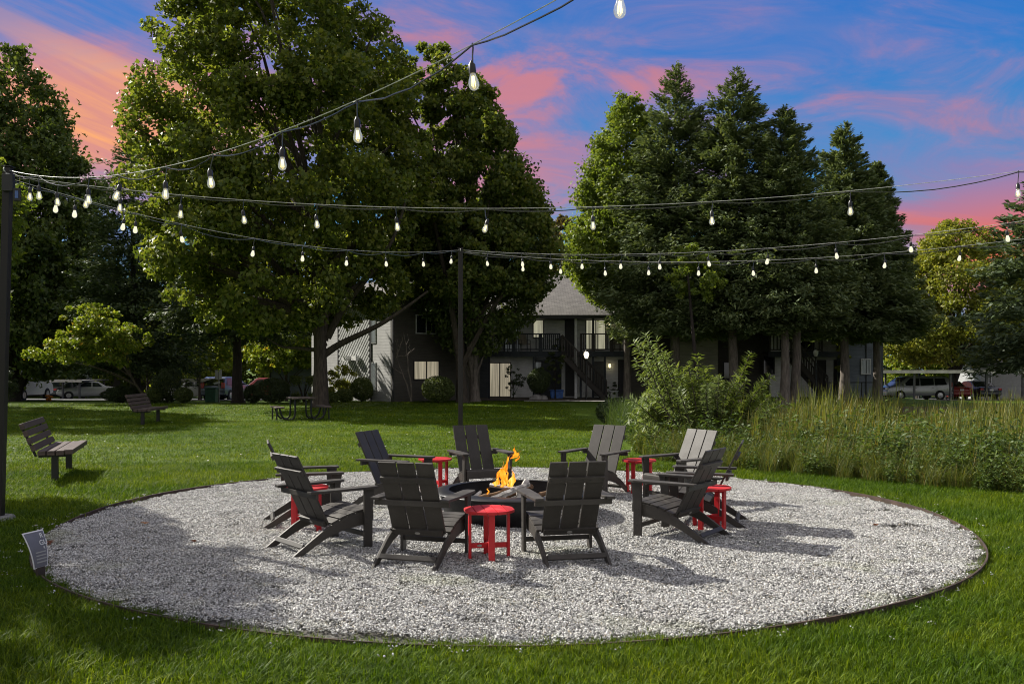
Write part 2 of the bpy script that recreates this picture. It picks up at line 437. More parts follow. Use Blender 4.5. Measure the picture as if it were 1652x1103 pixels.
# roof shingles
m, t = newmat('shingle')
tcn = mk(t, 'ShaderNodeTexCoord')
br = mk(t, 'ShaderNodeTexBrick', Vector=tcn.outputs['Object'], Scale=1.0, Color1=(.13, .12, .115, 1), Color2=(.19, .18, .17, 1), Mortar=(.07, .065, .06, 1))
br.inputs['Mortar Size'].default_value = .012
br.inputs['Brick Width'].default_value = .3
br.inputs['Row Height'].default_value = .16
nz = mk(t, 'ShaderNodeTexNoise', Vector=tcn.outputs['Object'], Scale=2.5, Detail=5.0)
c = mixc(t, 1.0, br.outputs[0], mixc(t, nz.outputs[0], (.6, .6, .6), (1.3, 1.28, 1.25)), 'MULTIPLY')
bp = mk(t, 'ShaderNodeBump', Height=br.outputs[1], Strength=.6, Distance=-.02)
b = mk(t, 'ShaderNodeBsdfPrincipled', Base__Color=c, Roughness=.9, Normal=bp.outputs[0])
finish(t, b.outputs[0])
M = MATS

# ------------------------------------------------------------------ mesh helpers
def rotz(a): return np.array([[math.cos(a), -math.sin(a), 0], [math.sin(a), math.cos(a), 0], [0, 0, 1.0]])
def eul(x=0, y=0, z=0): return np.array(Euler((x, y, z)).to_matrix())
class MB:
    """collects shapes and builds them as one mesh"""
    def __init__(s): s.v, s.f, s.n = [], [], 0
    def add(s, v, f):
        v = np.asarray(v, float)
        s.f += [tuple(i + s.n for i in q) for q in f]
        s.v.append(v); s.n += len(v)
        return s
    def box(s, c, d, R=None):
        x, y, z = d[0] / 2, d[1] / 2, d[2] / 2
        v = np.array([(-x, -y, -z), (x, -y, -z), (x, y, -z), (-x, y, -z), (-x, -y, z), (x, -y, z), (x, y, z), (-x, y, z)])
        if R is not None: v = v @ np.asarray(R).T
        return s.add(v + np.array(c), [(0, 3, 2, 1), (4, 5, 6, 7), (0, 1, 5, 4), (1, 2, 6, 5), (2, 3, 7, 6), (3, 0, 4, 7)])
    def bar(s, a, b, w, t, up=(0, 0, 1)):
        """a straight bar from a to b: w across, t along up"""
        a, b = np.array(a, float), np.array(b, float)
        d = b - a; L = np.linalg.norm(d); d /= L
        u = np.array(up, float); u -= d * (u @ d); u /= np.linalg.norm(u)
        x = np.cross(d, u)
        return s.box((a + b) / 2, (w, L, t), np.stack([x, d, u], 1))
    def prism(s, poly, axis, lo, hi):
        """polygon in the plane normal to axis, extruded from lo to hi"""
        n = len(poly)
        def pt(p, h):
            return {'x': (h, p[0], p[1]), 'y': (p[0], h, p[1]), 'z': (p[0], p[1], h)}[axis]
        v = [pt(p, lo) for p in poly] + [pt(p, hi) for p in poly]
        f = [tuple(range(n))[::-1], tuple(range(n, 2 * n))] + [(i, (i + 1) % n, n + (i + 1) % n, n + i) for i in range(n)]
        return s.add(v, f)
    def tube(s, path, r, n=8, caps=True):
        path = np.asarray(path, float); k = len(path)
        r = np.full(k, r) if np.isscalar(r) else np.asarray(r, float)
        T = np.gradient(path, axis=0); T /= np.linalg.norm(T, axis=1)[:, None] + 1e-12
        ref = np.array([0, 0, 1.0]) if abs(T[0][2]) < .9 else np.array([1.0, 0, 0])
        ang = np.arange(n) * 2 * PI / n
        V = []
        for i in range(k):
            u = ref - T[i] * (ref @ T[i]); u /= np.linalg.norm(u); ref = u
            w = np.cross(T[i], u)
            V.append(path[i] + r[i] * (np.cos(ang)[:, None] * u + np.sin(ang)[:, None] * w))
        f = [(i * n + j, i * n + (j + 1) % n, (i + 1) * n + (j + 1) % n, (i + 1) * n + j) for i in range(k - 1) for j in range(n)]
        if caps: f += [tuple(range(n))[::-1], tuple((k - 1) * n + j for j in range(n))]
        return s.add(np.concatenate(V), f)
    def lathe(s, prof, n=24, c=(0, 0, 0), closed=False, R=None):
        k = len(prof); ang = np.arange(n) * 2 * PI / n
        V = np.concatenate([np.stack([r * np.cos(ang), r * np.sin(ang), np.full(n, z)], 1) for r, z in prof])
        if R is not None: V = V @ np.asarray(R).T
        f = [(i * n + j, i * n + (j + 1) % n, (i + 1) * n + (j + 1) % n, (i + 1) * n + j) for i in range(k - 1) for j in range(n)]
        if closed: f += [((k - 1) * n + j, (k - 1) * n + (j + 1) % n, (j + 1) % n, j) for j in range(n)]
        else:
            if prof[0][0] > 1e-4: f.append(tuple(range(n))[::-1])
            if prof[-1][0] > 1e-4: f.append(tuple((k - 1) * n + j for j in range(n)))
        return s.add(V + np.array(c), f)
    def xf(s, R=None, t=(0, 0, 0)):
        for i in range(len(s.v)):
            if R is not None: s.v[i] = s.v[i] @ np.asarray(R).T
            s.v[i] = s.v[i] + np.array(t)
        return s
    def mesh(s, name, mat, bevel=0.0, smooth=False, segs=2):
        me = bpy.data.meshes.new(name)
        me.from_pydata(np.concatenate(s.v).tolist(), [], s.f)
        bm = bmesh.new(); bm.from_mesh(me)
        bmesh.ops.recalc_face_normals(bm, faces=bm.faces)
        if bevel:
            ed = [e for e in bm.edges if len(e.link_faces) == 2 and e.calc_face_angle(0) > .5]
            bmesh.ops.bevel(bm, geom=ed, offset=bevel, segments=segs, affect='EDGES', profile=.6, clamp_overlap=True)
        if smooth:
            for f in bm.faces: f.smooth = True
        bm.to_mesh(me); bm.free()
        me.materials.append(MATS[mat])
        if smooth:
            try: me.set_sharp_from_angle(angle=math.radians(45))
            except Exception: pass
        return me
    def build(s, name, mat, parent=None, bevel=0.0, smooth=False, **kw):
        return link(name, s.mesh(name, mat, bevel, smooth), parent, **kw)
def link(name, me, parent=None, loc=None, rz=None, label=None, cat=None, group=None, kind=None):
    o = bpy.data.objects.new(name, me)
    COL.objects.link(o)
    if parent is not None: o.parent = parent
    if loc is not None: o.location = loc
    if rz is not None: o.rotation_euler = (0, 0, rz)
    for k, v in (('label', label), ('category', cat), ('group', group), ('kind', kind)):
        if v: o[k] = v
    return o
def thing(name, label, cat, loc=(0, 0, 0), rz=0.0, group=None):
    return link(name, None, None, loc, rz, label, cat, group)
def dup(root, loc, rz, label, scale=None):
    r = root.copy(); COL.objects.link(r)
    r.location = loc; r.rotation_euler = (0, 0, rz); r['label'] = label
    if scale: r.scale = scale if not np.isscalar(scale) else (scale,) * 3
    for ch in list(root.children):
        c = ch.copy(); COL.objects.link(c); c.parent = r
        for g in list(ch.children):
            d = g.copy(); COL.objects.link(d); d.parent = c
    return r
def npmesh(name, V, Fq, mat, smooth=False):
    """fast mesh from arrays; Fq is (n,3) or (n,4)"""
    me = bpy.data.meshes.new(name)
    k = Fq.shape[1]; n = len(Fq)
    me.vertices.add(len(V)); me.vertices.foreach_set('co', np.ascontiguousarray(V, np.float32).ravel())
    me.loops.add(n * k); me.loops.foreach_set('vertex_index', np.ascontiguousarray(Fq, np.int32).ravel())
    me.polygons.add(n); me.polygons.foreach_set('loop_start', np.arange(0, n * k, k, dtype=np.int32))
    me.update(calc_edges=True)
    if smooth: me.polygons.foreach_set('use_smooth', np.ones(n, bool))
    me.materials.append(MATS[mat])
    return me
def unit(a): return a / (np.linalg.norm(a, axis=1)[:, None] + 1e-9)
def leaves_mesh(name, P, A, N, L, Wd, mat, fold=.18):
    """one folded four-cornered leaf per point: A its axis, N its normal"""
    n = len(P)
    A = unit(A); N = unit(N - A * np.sum(N * A, 1)[:, None]); S = np.cross(A, N)
    L = np.broadcast_to(np.asarray(L, float), (n,))[:, None]; Wd = np.broadcast_to(np.asarray(Wd, float), (n,))[:, None]
    V = np.empty((n, 4, 3))
    V[:, 0] = P - A * L * .5
    V[:, 1] = P + S * Wd * .5 + N * Wd * fold - A * L * .06
    V[:, 2] = P + A * L * .5 - N * L * .12
    V[:, 3] = P - S * Wd * .5 + N * Wd * fold - A * L * .06
    return npmesh(name, V.reshape(-1, 3), np.arange(n * 4).reshape(n, 4), mat)
def smoothstep(a, b, x):
    t = np.clip((np.asarray(x, float) - a) / (b - a), 0, 1)
    return t * t * (3 - 2 * t)
def gz(x, y):
    """height of the ground: level lawn, falling away to the car parks left and right behind"""
    x, y = np.asarray(x, float), np.asarray(y, float)
    side = np.maximum(smoothstep(-6, -14, x), smoothstep(21, 27, x))
    far = np.clip(y - 42, 0, 50)
    back = smoothstep(64, 75, y)
    return -.029 * far * np.maximum(side, back * .999)

def gn_scatter(name, P, rz, sc, idx, protos, mat=None, label=None, cat=None, tilt=None):
    """stuff: instances of small meshes on given points"""
    col = bpy.data.collections.new(name + '_kinds')
    for i, me in enumerate(protos):
        col.objects.link(bpy.data.objects.new('%s_kind_%02d' % (name, i), me))
    me = bpy.data.meshes.new(name)
    me.vertices.add(len(P)); me.vertices.foreach_set('co', np.ascontiguousarray(P, np.float32).ravel())
    rot = np.zeros((len(P), 3), np.float32); rot[:, 2] = rz
    if tilt is not None: rot[:, 0], rot[:, 1] = tilt[0], tilt[1]
    a = me.attributes.new('rot', 'FLOAT_VECTOR', 'POINT'); a.data.foreach_set('vector', rot.ravel())
    sc = np.asarray(sc, np.float32)
    if sc.ndim == 1: sc = np.stack([sc, sc, sc], 1)
    a = me.attributes.new('sc', 'FLOAT_VECTOR', 'POINT'); a.data.foreach_set('vector', sc.ravel())
    a = me.attributes.new('idx', 'INT', 'POINT'); a.data.foreach_set('value', np.asarray(idx, np.int32))
    o = link(name, me, label=label, cat=cat, kind='stuff')
    ng = bpy.data.node_groups.new(name + '_nodes', 'GeometryNodeTree')
    ng.interface.new_socket('Geometry', in_out='INPUT', socket_type='NodeSocketGeometry')
    ng.interface.new_socket('Geometry', in_out='OUTPUT', socket_type='NodeSocketGeometry')
    gi, go = ng.nodes.new('NodeGroupInput'), ng.nodes.new('NodeGroupOutput')
    ci = ng.nodes.new('GeometryNodeCollectionInfo')
    ci.inputs['Collection'].default_value = col
    ci.inputs['Separate Children'].default_value = True
    ci.inputs['Reset Children'].default_value = True
    ip = ng.nodes.new('GeometryNodeInstanceOnPoints')
    ip.inputs['Pick Instance'].default_value = True
    def attr(nm, ty):
        n = ng.nodes.new('GeometryNodeInputNamedAttribute'); n.data_type = ty; n.inputs['Name'].default_value = nm
        return n.outputs['Attribute']
    L = ng.links.new
    L(gi.outputs[0], ip.inputs['Points']); L(ci.outputs[0], ip.inputs['Instance'])
    L(attr('idx', 'INT'), ip.inputs['Instance Index'])
    L(attr('rot', 'FLOAT_VECTOR'), ip.inputs['Rotation']); L(attr('sc', 'FLOAT_VECTOR'), ip.inputs['Scale'])
    L(ip.outputs[0], go.inputs[0])
    md = o.modifiers.new('scatter', 'NODES'); md.node_group = ng
    return o
def blades_mesh(name, n, rad, hmin, hmax, w, bend, mat, r, segs=3, rise=1.0):
    """a tuft of n curved blades spread over a disc"""
    a = r.uniform(0, 2 * PI, n); q = rad * np.sqrt(r.uniform(0, 1, n))
    base = np.stack([q * np.cos(a), q * np.sin(a), np.zeros(n)], 1)
    h = r.uniform(hmin, hmax, n); th = r.uniform(0, 2 * PI, n)
    lean = np.stack([np.cos(th), np.sin(th), np.zeros(n)], 1)
    side = np.stack([-np.sin(th), np.cos(th), np.zeros(n)], 1)
    b = np.abs(r.normal(0, 1, n)) * bend + bend * .3
    wv = w * r.uniform(.7, 1.3, n)
    V = np.empty((n, segs * 2 + 1, 3))
    for i in range(segs + 1):
        t_ = i / segs
        c = base + lean * (b * h * t_ ** 2)[:, None] + np.array([0, 0, 1.0]) * (h * rise * (t_ - .28 * np.minimum(b, 1.4) * t_ ** 2.5))[:, None]
        if i == segs: V[:, segs * 2] = c
        else:
            ww = (wv * (1 - .75 * t_ ** 1.5) * .5)[:, None]
            V[:, 2 * i] = c - side * ww; V[:, 2 * i + 1] = c + side * ww
    k = segs * 2 + 1
    f = []
    for i in range(segs - 1): f += [(2 * i, 2 * i + 1, 2 * i + 3), (2 * i, 2 * i + 3, 2 * i + 2)]
    f.append((2 * segs - 2, 2 * segs - 1, 2 * segs))
    f = np.array(f)
    FF = (np.arange(n)[:, None, None] * k + f[None]).reshape(-1, 3)
    return npmesh(name, V.reshape(-1, 3), FF, mat)

R_ = lambda s: np.random.default_rng(s)

# ------------------------------------------------------------------ ground
RC = np.array([-0.03, 10.89]); RR = 5.04                    # centre and radius of the round gravel bed
def axis(stops):
    out = []
    for a, b, st in stops: out += list(np.arange(a, b, st))
    return np.array(out + [stops[-1][1]])
gx = axis([(-420, -60, 40), (-60, 60, 2.0), (60, 420, 40)]); gy = axis([(-30, 0, 6), (0, 110, 2.0), (110, 700, 40)])
GX, GY = np.meshgrid(gx, gy)
V = np.stack([GX.ravel(), GY.ravel(), gz(GX, GY).ravel()], 1)
nx, ny = len(gx), len(gy)
ii = (np.arange(ny - 1)[:, None] * nx + np.arange(nx - 1)[None]).ravel()
link('lawn', npmesh('lawn', V, np.stack([ii, ii + 1, ii + nx + 1, ii + nx], 1), 'lawn', True), kind='structure')
# gravel bed sheet, slightly above the lawn soil
ang = np.arange(96) * 2 * PI / 96
mb = MB()
rings = [0, 1.5, 3, 4.3, RR]
Vb = [(RC[0], RC[1], .008)] + [(RC[0] + q * math.cos(a), RC[1] + q * math.sin(a), .008) for q in rings[1:] for a in ang]
fb = [(0, 1 + i, 1 + (i + 1) % 96) for i in range(96)] + [(1 + k * 96 + i, 1 + (k + 1) * 96 + i, 1 + (k + 1) * 96 + (i + 1) % 96, 1 + k * 96 + (i + 1) % 96) for k in range(3) for i in range(96)]
mb.add(Vb, fb); mb.build('gravel_bed', 'gravel_bed', kind='structure')
# crushed stones
def stones_mesh(name, n, rad, r):
    ico = bmesh.new(); bmesh.ops.create_icosphere(ico, subdivisions=1, radius=1.0)
    iv = np.array([v.co[:] for v in ico.verts]); fi = np.array([[v.index for v in f.verts] for f in ico.faces]); ico.free()
    V = np.empty((n, len(iv), 3))
    for k in range(n):
        s = r.uniform(.0040, .0090)
        d = iv * (1 + r.normal(0, .20, (len(iv), 1))) * np.array([r.uniform(1.0, 1.75), r.uniform(.65, 1.05), r.uniform(.40, .70)]) * s
        d = d @ eul(r.normal(0, .6), r.normal(0, .6), r.uniform(0, 6.28)).T
        a, q = r.uniform(0, 6.28), rad * math.sqrt(r.uniform(0, 1))
        V[k] = d + np.array([q * math.cos(a), q * math.sin(a), r.uniform(.001, .018)])
    FF = (np.arange(n)[:, None, None] * len(iv) + fi[None]).reshape(-1, 3)
    return npmesh(name, V.reshape(-1, 3), FF, 'gravel_stone')
r = R_(51)
kinds = [stones_mesh('stones', 165, .115, r) for _ in range(6)]
st = .128
gxx, gyy = np.meshgrid(np.arange(-RR, RR, st), np.arange(-RR, RR, st))
Pg = np.stack([gxx.ravel(), gyy.ravel()], 1) + r.uniform(-.05, .05, (gxx.size, 2))
Pg = Pg[np.hypot(Pg[:, 0], Pg[:, 1]) < RR - .10]
und = .012 * np.sin(Pg[:, 0] * 2.1 + 1) * np.sin(Pg[:, 1] * 1.7) + .008 * np.sin(Pg[:, 0] * 5.3 + Pg[:, 1] * 4.1)
hole = np.zeros(len(Pg), bool)
for hx, hy, hr in ((4.55, .45, .22), (4.30, .05, .2), (-4.2, -.3, .18), (1.2, -3.9, .14), (4.35, -.75, .2)):
    hole |= (np.hypot(Pg[:, 0] - hx, Pg[:, 1] - hy) < hr) & (r.uniform(0, 1, len(Pg)) < .6)
hole |= np.hypot(Pg[:, 0] - .07, Pg[:, 1]) < .78
Pg, und = Pg[~hole], und[~hole]
P3 = np.stack([Pg[:, 0] + RC[0], Pg[:, 1] + RC[1], .008 + .012 + und], 1)
gn_scatter('gravel', P3, r.uniform(0, 6.28, len(P3)), r.uniform(.9, 1.15, len(P3)), r.integers(0, 6, len(P3)), kinds,
           label='white crushed stones filling the round bed', cat='gravel')
# stones kicked out on the grass, twigs and dark bits lying on the stones
so = [stones_mesh('stones', 3, .05, r) for _ in range(4)]
a = r.uniform(0, 6.28, 150); q = RR + .03 + np.abs(r.normal(0, .16, 150))
gn_scatter('spilled_stones', np.stack([RC[0] + q * np.cos(a), RC[1] + q * np.sin(a), np.full(150, .03)], 1), a, r.uniform(.9, 1.4, 150), r.integers(0, 4, 150), so,
           label='single white stones spilled from the bed onto the grass', cat='gravel')
mb = MB()
for k in range(190):
    a, q = r.uniform(0, 6.28), RR * math.sqrt(r.uniform(.03, .98)); l_ = r.uniform(.008, .035); w_ = r.uniform(.003, .010) if k % 3 else r.uniform(.008, .016)
    mb.box((RC[0] + q * math.cos(a), RC[1] + q * math.sin(a), .043 + r.uniform(0, .008)), (l_, w_, .003), eul(r.normal(0, .3), r.normal(0, .3), r.uniform(0, 6.28)))
mb.build('gravel_litter', 'mulch', label='dark twigs and dry leaf crumbs scattered on the white stones', cat='litter', kind='stuff')
# rusty steel edging round the bed
mb = MB(); wob = lambda a: RR + .018 * math.sin(3 * a + 1) + .012 * math.sin(7 * a)
top = lambda a: .044 + .012 * math.sin(2 * a + 2.2) + .008 * math.sin(5 * a)
n = 160; Ve, fe = [], []
for i in range(n):
    a = i * 2 * PI / n
    for q, z in ((wob(a), -.05), (wob(a) + .016, -.05), (wob(a) + .016, top(a)), (wob(a), top(a))):
        Ve.append((RC[0] + q * math.cos(a), RC[1] + q * math.sin(a), z))
for i in range(n):
    j = (i + 1) % n
    for k in range(4): fe.append((i * 4 + k, j * 4 + k, j * 4 + (k + 1) % 4, i * 4 + (k + 1) % 4))
mb.add(Ve, fe)
mb.build('edging', 'edging_steel', label='thin rusty brown steel edging round the white gravel', cat='edging')

# reed bed outline on the ground (front edge follows the lawn strip)
FRONT = np.array([gp(*p)[:2] for p in ((1000, 724), (1040, 741), (1110, 750), (1200, 760), (1300, 768), (1400, 777), (1500, 786), (1652, 800), (1760, 812))])
def reed_depth(x, y):
    """metres behind the front edge of the reed bed (negative: on the lawn)"""
    return y - np.interp(x, FRONT[:, 0], FRONT[:, 1], left=1e3, right=FRONT[-1, 1])

# grass
def in_view(P, m=1.12):
    return (np.abs(P[:, 0]) < P[:, 1] * 826 / F * m + 2.6)
r = R_(52)
GK = [blades_mesh('grass_tuft', 60, .16, .030, .078, .0066, .60, 'grass_blade', r) for _ in range(5)]
GK += [blades_mesh('grass_tuft', 70, .20, .04, .105, .0072, .85, 'grass_blade', r) for _ in range(2)]
def lawn_pts(y0, y1, st, jit):
    xs = np.arange(-(y1 * .63 + 3), y1 * .63 + 3, st); ys = np.arange(y0, y1, st)
    X, Y = np.meshgrid(xs, ys)
    P = np.stack([X.ravel(), Y.ravel()], 1) + r.uniform(-jit, jit, (X.size, 2))
    P = P[in_view(P)]
    d = np.hypot(P[:, 0] - RC[0], P[:, 1] - RC[1])
    ok = (d > RR + .13) & (reed_depth(P[:, 0], P[:, 1]) < .25)
    return P[ok]
PA = lawn_pts(3.9, 9.5, .105, .05); PB = lawn_pts(9.5, 17, .15, .07); PC = lawn_pts(17, 30, .30, .14); PD = lawn_pts(30, 47, .55, .25)
sA = r.uniform(.75, 1.2, len(PA)); sB = r.uniform(.8, 1.25, len(PB)); sC = r.uniform(1.2, 1.8, len(PC)); sD = r.uniform(2.0, 3.0, len(PD))
P2 = np.concatenate([PA, PB, PC, PD]); S = np.concatenate([sA, sB, sC, sD])
pat = np.sin(P2[:, 0] * 1.3 + np.sin(P2[:, 1] * .9)) * np.sin(P2[:, 1] * 1.1 + 2) * .14 + 1
SZ = np.concatenate([sA, sB, sC * .55, sD * .36]) * pat
S3 = np.stack([S, S, SZ], 1)
idx = np.where(r.uniform(0, 1, len(P2)) < .16, r.integers(5, 7, len(P2)), r.integers(0, 5, len(P2)))
P3 = np.stack([P2[:, 0], P2[:, 1], gz(P2[:, 0], P2[:, 1])], 1)
# tufts leaning over the edging at the front
a = np.concatenate([r.uniform(-2.75, -.35, 380), r.normal(-2.25, .12, 60), r.normal(-1.05, .07, 25)] + [r.normal(c_, .03, 12) for c_ in r.uniform(-2.9, -.2, 26)])
q = RR + r.uniform(-.05, .13, len(a))
Pe = np.stack([RC[0] + q * np.cos(a), RC[1] + q * np.sin(a), np.zeros(len(a))], 1)
keep = r.uniform(0, 1, len(a)) < .75
Pe = Pe[keep]
se = r.uniform(.45, .8, len(Pe)); Se = np.stack([se, se, se * r.uniform(.8, 1.5, len(Pe))], 1)
P3 = np.concatenate([P3, Pe]); S3 = np.concatenate([S3, Se]); idx = np.concatenate([idx, r.integers(0, 5, len(Pe))])
gn_scatter('grass', P3, r.uniform(0, 6.28, len(P3)), S3, idx, GK, label='short mown green grass of the lawn', cat='grass')

# ground behind the reed bed and at the building
def slab(name, poly, z, mat, **kw):
    MB().prism(poly, 'z', z - .25, z).build(name, mat, **kw)
def sheet(name, pts, mat, dz):
    """a sheet following the ground"""
    (x0, x1, nx_), (y0, y1, ny_) = pts
    X, Y = np.meshgrid(np.linspace(x0, x1, nx_), np.linspace(y0, y1, ny_))
    V = np.stack([X.ravel(), Y.ravel(), gz(X, Y).ravel() + dz], 1)
    ii = (np.arange(ny_ - 1)[:, None] * nx_ + np.arange(nx_ - 1)[None]).ravel()
    link(name, npmesh(name, V, np.stack([ii, ii + 1, ii + nx_ + 1, ii + nx_], 1), mat, True), kind='structure')
sheet('parking_lot', ((-95, -18, 40), (61, 84, 24)), 'asphalt', .06)
sheet('parking_lot', ((25, 80, 28), (62, 80, 20)), 'asphalt', .06)
sheet('mulch_bed', ((-6.5, 5.2, 12), (47.0, 51.9, 8)), 'mulch', .03)
sheet('path', ((.6, 5.6, 10), (45.6, 46.9, 4)), 'concrete', .035)
sheet('pond_mud', ((5.4, 30, 20), (22, 40, 12)), 'mulch', .02)

# ------------------------------------------------------------------ apartment building
BX, BY = 3.0, 52.0
bld = thing('apartment_building', 'two-storey dark apartment building with shingled roof, outside stairs and wooden balconies', 'building', (BX, BY, 0))
class LB(MB):
    def build(s, name, mat, parent=None, bevel=0.0, smooth=False, **kw):
        s.xf(None, (-BX, -BY, 0))
        return link(name, s.mesh(name, mat, bevel, smooth), parent if parent is not None else bld, **kw)
def pxbox(x0, x1, z0, z1, Y, d, name, mat, parent=None, bevel=0.0):
    a, b = atx(x0, Y), atx(x1, Y)
    return LB().box(((a + b) / 2, Y + d / 2, (z0 + z1) / 2), (b - a, d, z1 - z0)).build(name, mat, parent, bevel)
YW = 52.0
def wall(x0, x1, z0, z1, Y, mat, d=.25): return pxbox(x0, x1, z0, z1, Y, d, 'wall', mat)
def window(x0, x1, yt, yb, Y, pane, frame='trim_dark', panes=2, name='window'):
    z1, z0 = atz(yt, Y), atz(yb, Y); a, b = atx(x0, Y), atx(x1, Y)
    fr = LB(); t_ = .055
    fr.box(((a + b) / 2, Y - .03, z1 + t_ / 2), (b - a + 2 * t_, .08, t_)).box(((a + b) / 2, Y - .03, z0 - t_ / 2), (b - a + 2 * t_, .08, t_))
    fr.box((a - t_ / 2, Y - .03, (z0 + z1) / 2), (t_, .08, z1 - z0)).box((b + t_ / 2, Y - .03, (z0 + z1) / 2), (t_, .08, z1 - z0))
    for k in range(1, panes): fr.box((a + (b - a) * k / panes, Y - .03, (z0 + z1) / 2), (.05, .07, z1 - z0))
    w_ = fr.build(name, frame)
    for k in range(panes):
        q0 = a + (b - a) * k / panes + (.025 if k else 0); q1 = a + (b - a) * (k + 1) / panes - (.025 if k < panes - 1 else 0)
        LB().box(((q0 + q1) / 2, Y - .012, (z0 + z1) / 2), (q1 - q0, .02, z1 - z0)).build('pane', pane, w_)
    return w_
def door(x0, x1, z1, Y, mat):
    d_ = pxbox(x0, x1, .06, z1, Y - .05, .05, 'door', mat)
    a, b = atx(x0, Y), atx(x1, Y)
    LB().box((b - .10, Y - .09, 1.0 if z1 < 3 else z1 - 1.05), (.05, .06, .10)).build('handle', 'chrome', d_)
    return d_
# --- lower storey, left to right
wall(744, 788, -.4, 4.55, 51.2, 'siding_navy', 1.0)
wall(788, 861, -.4, 2.6, YW, 'siding_white')
window(789, 823, 586, 639, YW, 'window_lit', panes=2, name='patio_door')
wall(861, 906, -.4, 2.6, 53.2, 'siding_navy')
wall(859.5, 863, -.4, 2.6, 52.0, 'siding_white', 1.4)
window(864, 873, 584, 606, 53.2, 'window_dim', panes=1)
wall(906, 1018, -.4, 2.6, YW + .5, 'siding_white')
door(912, 931, 2.05, YW + .5, 'door_paint')
door(956, 977, 2.05, YW + .5, 'grey_door')
door(997, 1017, 2.15, YW + .5, 'door_paint')
wall(1018, 1082, -.4, 4.6, YW - .6, 'siding_dark')
# --- upper storey
wall(788, 911, 2.6, 4.6, YW + .1, 'siding_white')
window(861, 876, 517, 544, YW + .1, 'window_reflect_glow', panes=1)
window(815, 838, 520, 566, YW + .1, 'window_dim', panes=2, name='patio_door')
wall(911, 931, 2.6, 4.6, YW + 1.2, 'siding_navy')
pxbox(912, 927, 2.65, 4.45, YW + .9, .06, 'door', 'door_paint')
wall(931, 1018, 2.6, 4.6, YW + .1, 'siding_white')
window(946, 976, 517, 563, YW + .1, 'window_reflect_glow', panes=2, name='patio_door')
pxbox(927, 931, .0, 4.6, YW - 1.7, .12, 'post', 'trim_white')
# --- decks, beams, railings
def deck(x0, x1, Y0, z, name='deck'):
    a, b = atx(x0, Y0), atx(x1, Y0)
    d_ = LB().box(((a + b) / 2, (Y0 + YW + .5) / 2, z - .05), (b - a, YW + .5 - Y0, .10)).build(name, 'dark_wood')
    LB().box(((a + b) / 2, Y0 - .03, z - .16), (b - a + .1, .06, .30)).build('fascia', 'navy_wood', d_)
    return d_
def railing(x0, x1, Y0, z, nb, parent, mat='navy_wood', hgt=.95):
    a, b = atx(x0, Y0), atx(x1, Y0)
    rl = LB().box(((a + b) / 2, Y0, z + hgt), (b - a, .10, .06)).build('railing', mat, parent)
    LB().box(((a + b) / 2, Y0, z + .10), (b - a, .05, .07)).build('bottom_rail', mat, rl)
    for k in range(nb):
        x = a + (b - a) * (k + .5) / nb
        LB().box((x, Y0, z + .10 + (hgt - .13) / 2), (.055, .04, hgt - .14)).build('baluster', mat, rl)
    for x in (a + .05, b - .05):
        LB().box((x, Y0 + .001, z + hgt / 2), (.10, .10, hgt + .02)).build('rail_post', mat, rl)
YD = 50.3
d1 = deck(787, 905, YD, 2.60)
railing(787, 829, YD, 2.60, 3, d1); railing(829, 872, YD, 2.60, 3, d1); railing(872, 904, YD, 2.60, 10, d1)
d2 = deck(936, 1016, YD, 2.60)
railing(936, 957, YD, 2.60, 2, d2, 'dark_wood'); railing(957, 987, YD, 2.60, 2, d2, 'dark_wood'); railing(987, 1016, YD, 2.60, 3, d2, 'dark_wood')
deck(905, 936, 51.3, 2.60)
for px, z in ((789, 2.4), (861, 2.4), (957, 4.5), (937, 2.4), (1014, 4.5), (976, 2.4)):
    pxbox(px - 1.6, px + 1.6, 0, z, YD + .02, .12, 'post', 'navy_wood')
def stairs(xa, za, xb, zb, Y0, w, n, nb, label):
    """flight falling to the right"""
    st_ = LB()
    for k in range(2):
        y = Y0 + k * w
        st_.bar((xa, y, za - .12), (xb, y, zb - .12), .05, .30)
    s_ = st_.build('stairs', 'dark_wood')
    for k in range(n):
        f_ = (k + .5) / n
        LB().box((xa + (xb - xa) * f_, Y0 + w / 2, za + (zb - za) * f_ - .02), (.27, w - .08, .045)).build('tread', 'dark_wood', s_)
    for k in range(2):
        y = Y0 + k * w
        hr = LB().bar((xa, y, za + .92), (xb, y, zb + .92), .08, .07)
        for j in range(nb + 1):
            f_ = j / nb; x = xa + (xb - xa) * f_; z = za + (zb - za) * f_
            hr.box((x, y, z + .45), (.05 if 0 < j < nb else .09, .05, .90))
        hr.build('handrail', 'dark_wood', s_)
stairs(atx(906, 50.0), 2.55, atx(977, 50.0), .1, 49.6, 1.1, 13, 16, '')
# --- right-hand part
wall(1082, 1158, -.4, 4.9, 50.6, 'siding_olive')
window(1107, 1136, 520, 543, 50.6, 'glass_dark', panes=2)
wall(1158, 1242, -.4, 4.9, 53.4, 'siding_dark')
window(1168, 1184, 585, 610, 53.4, 'glass_dark', panes=1)
wall(1242, 1366, -.4, 4.9, 53.0, 'siding_white')
window(1232, 1248, 575, 602, 52.9, 'glass_dark', panes=1)
window(1292, 1312, 546, 566, 53.0, 'glass_dark', panes=2)
door(1318, 1333, 2.15, 53.0, 'door_paint'); door(1345, 1360, 2.15, 53.0, 'door_paint')
d3 = deck(1240, 1328, 51.2, 2.60)
railing(1240, 1284, 51.2, 2.60, 8, d3, 'dark_wood'); railing(1284, 1327, 51.2, 2.60, 4, d3, 'dark_wood')
lt = LB()
a, b, z0, z1 = atx(1285, 51.2), atx(1327, 51.2), atz(548, 51.2), atz(528, 51.2)
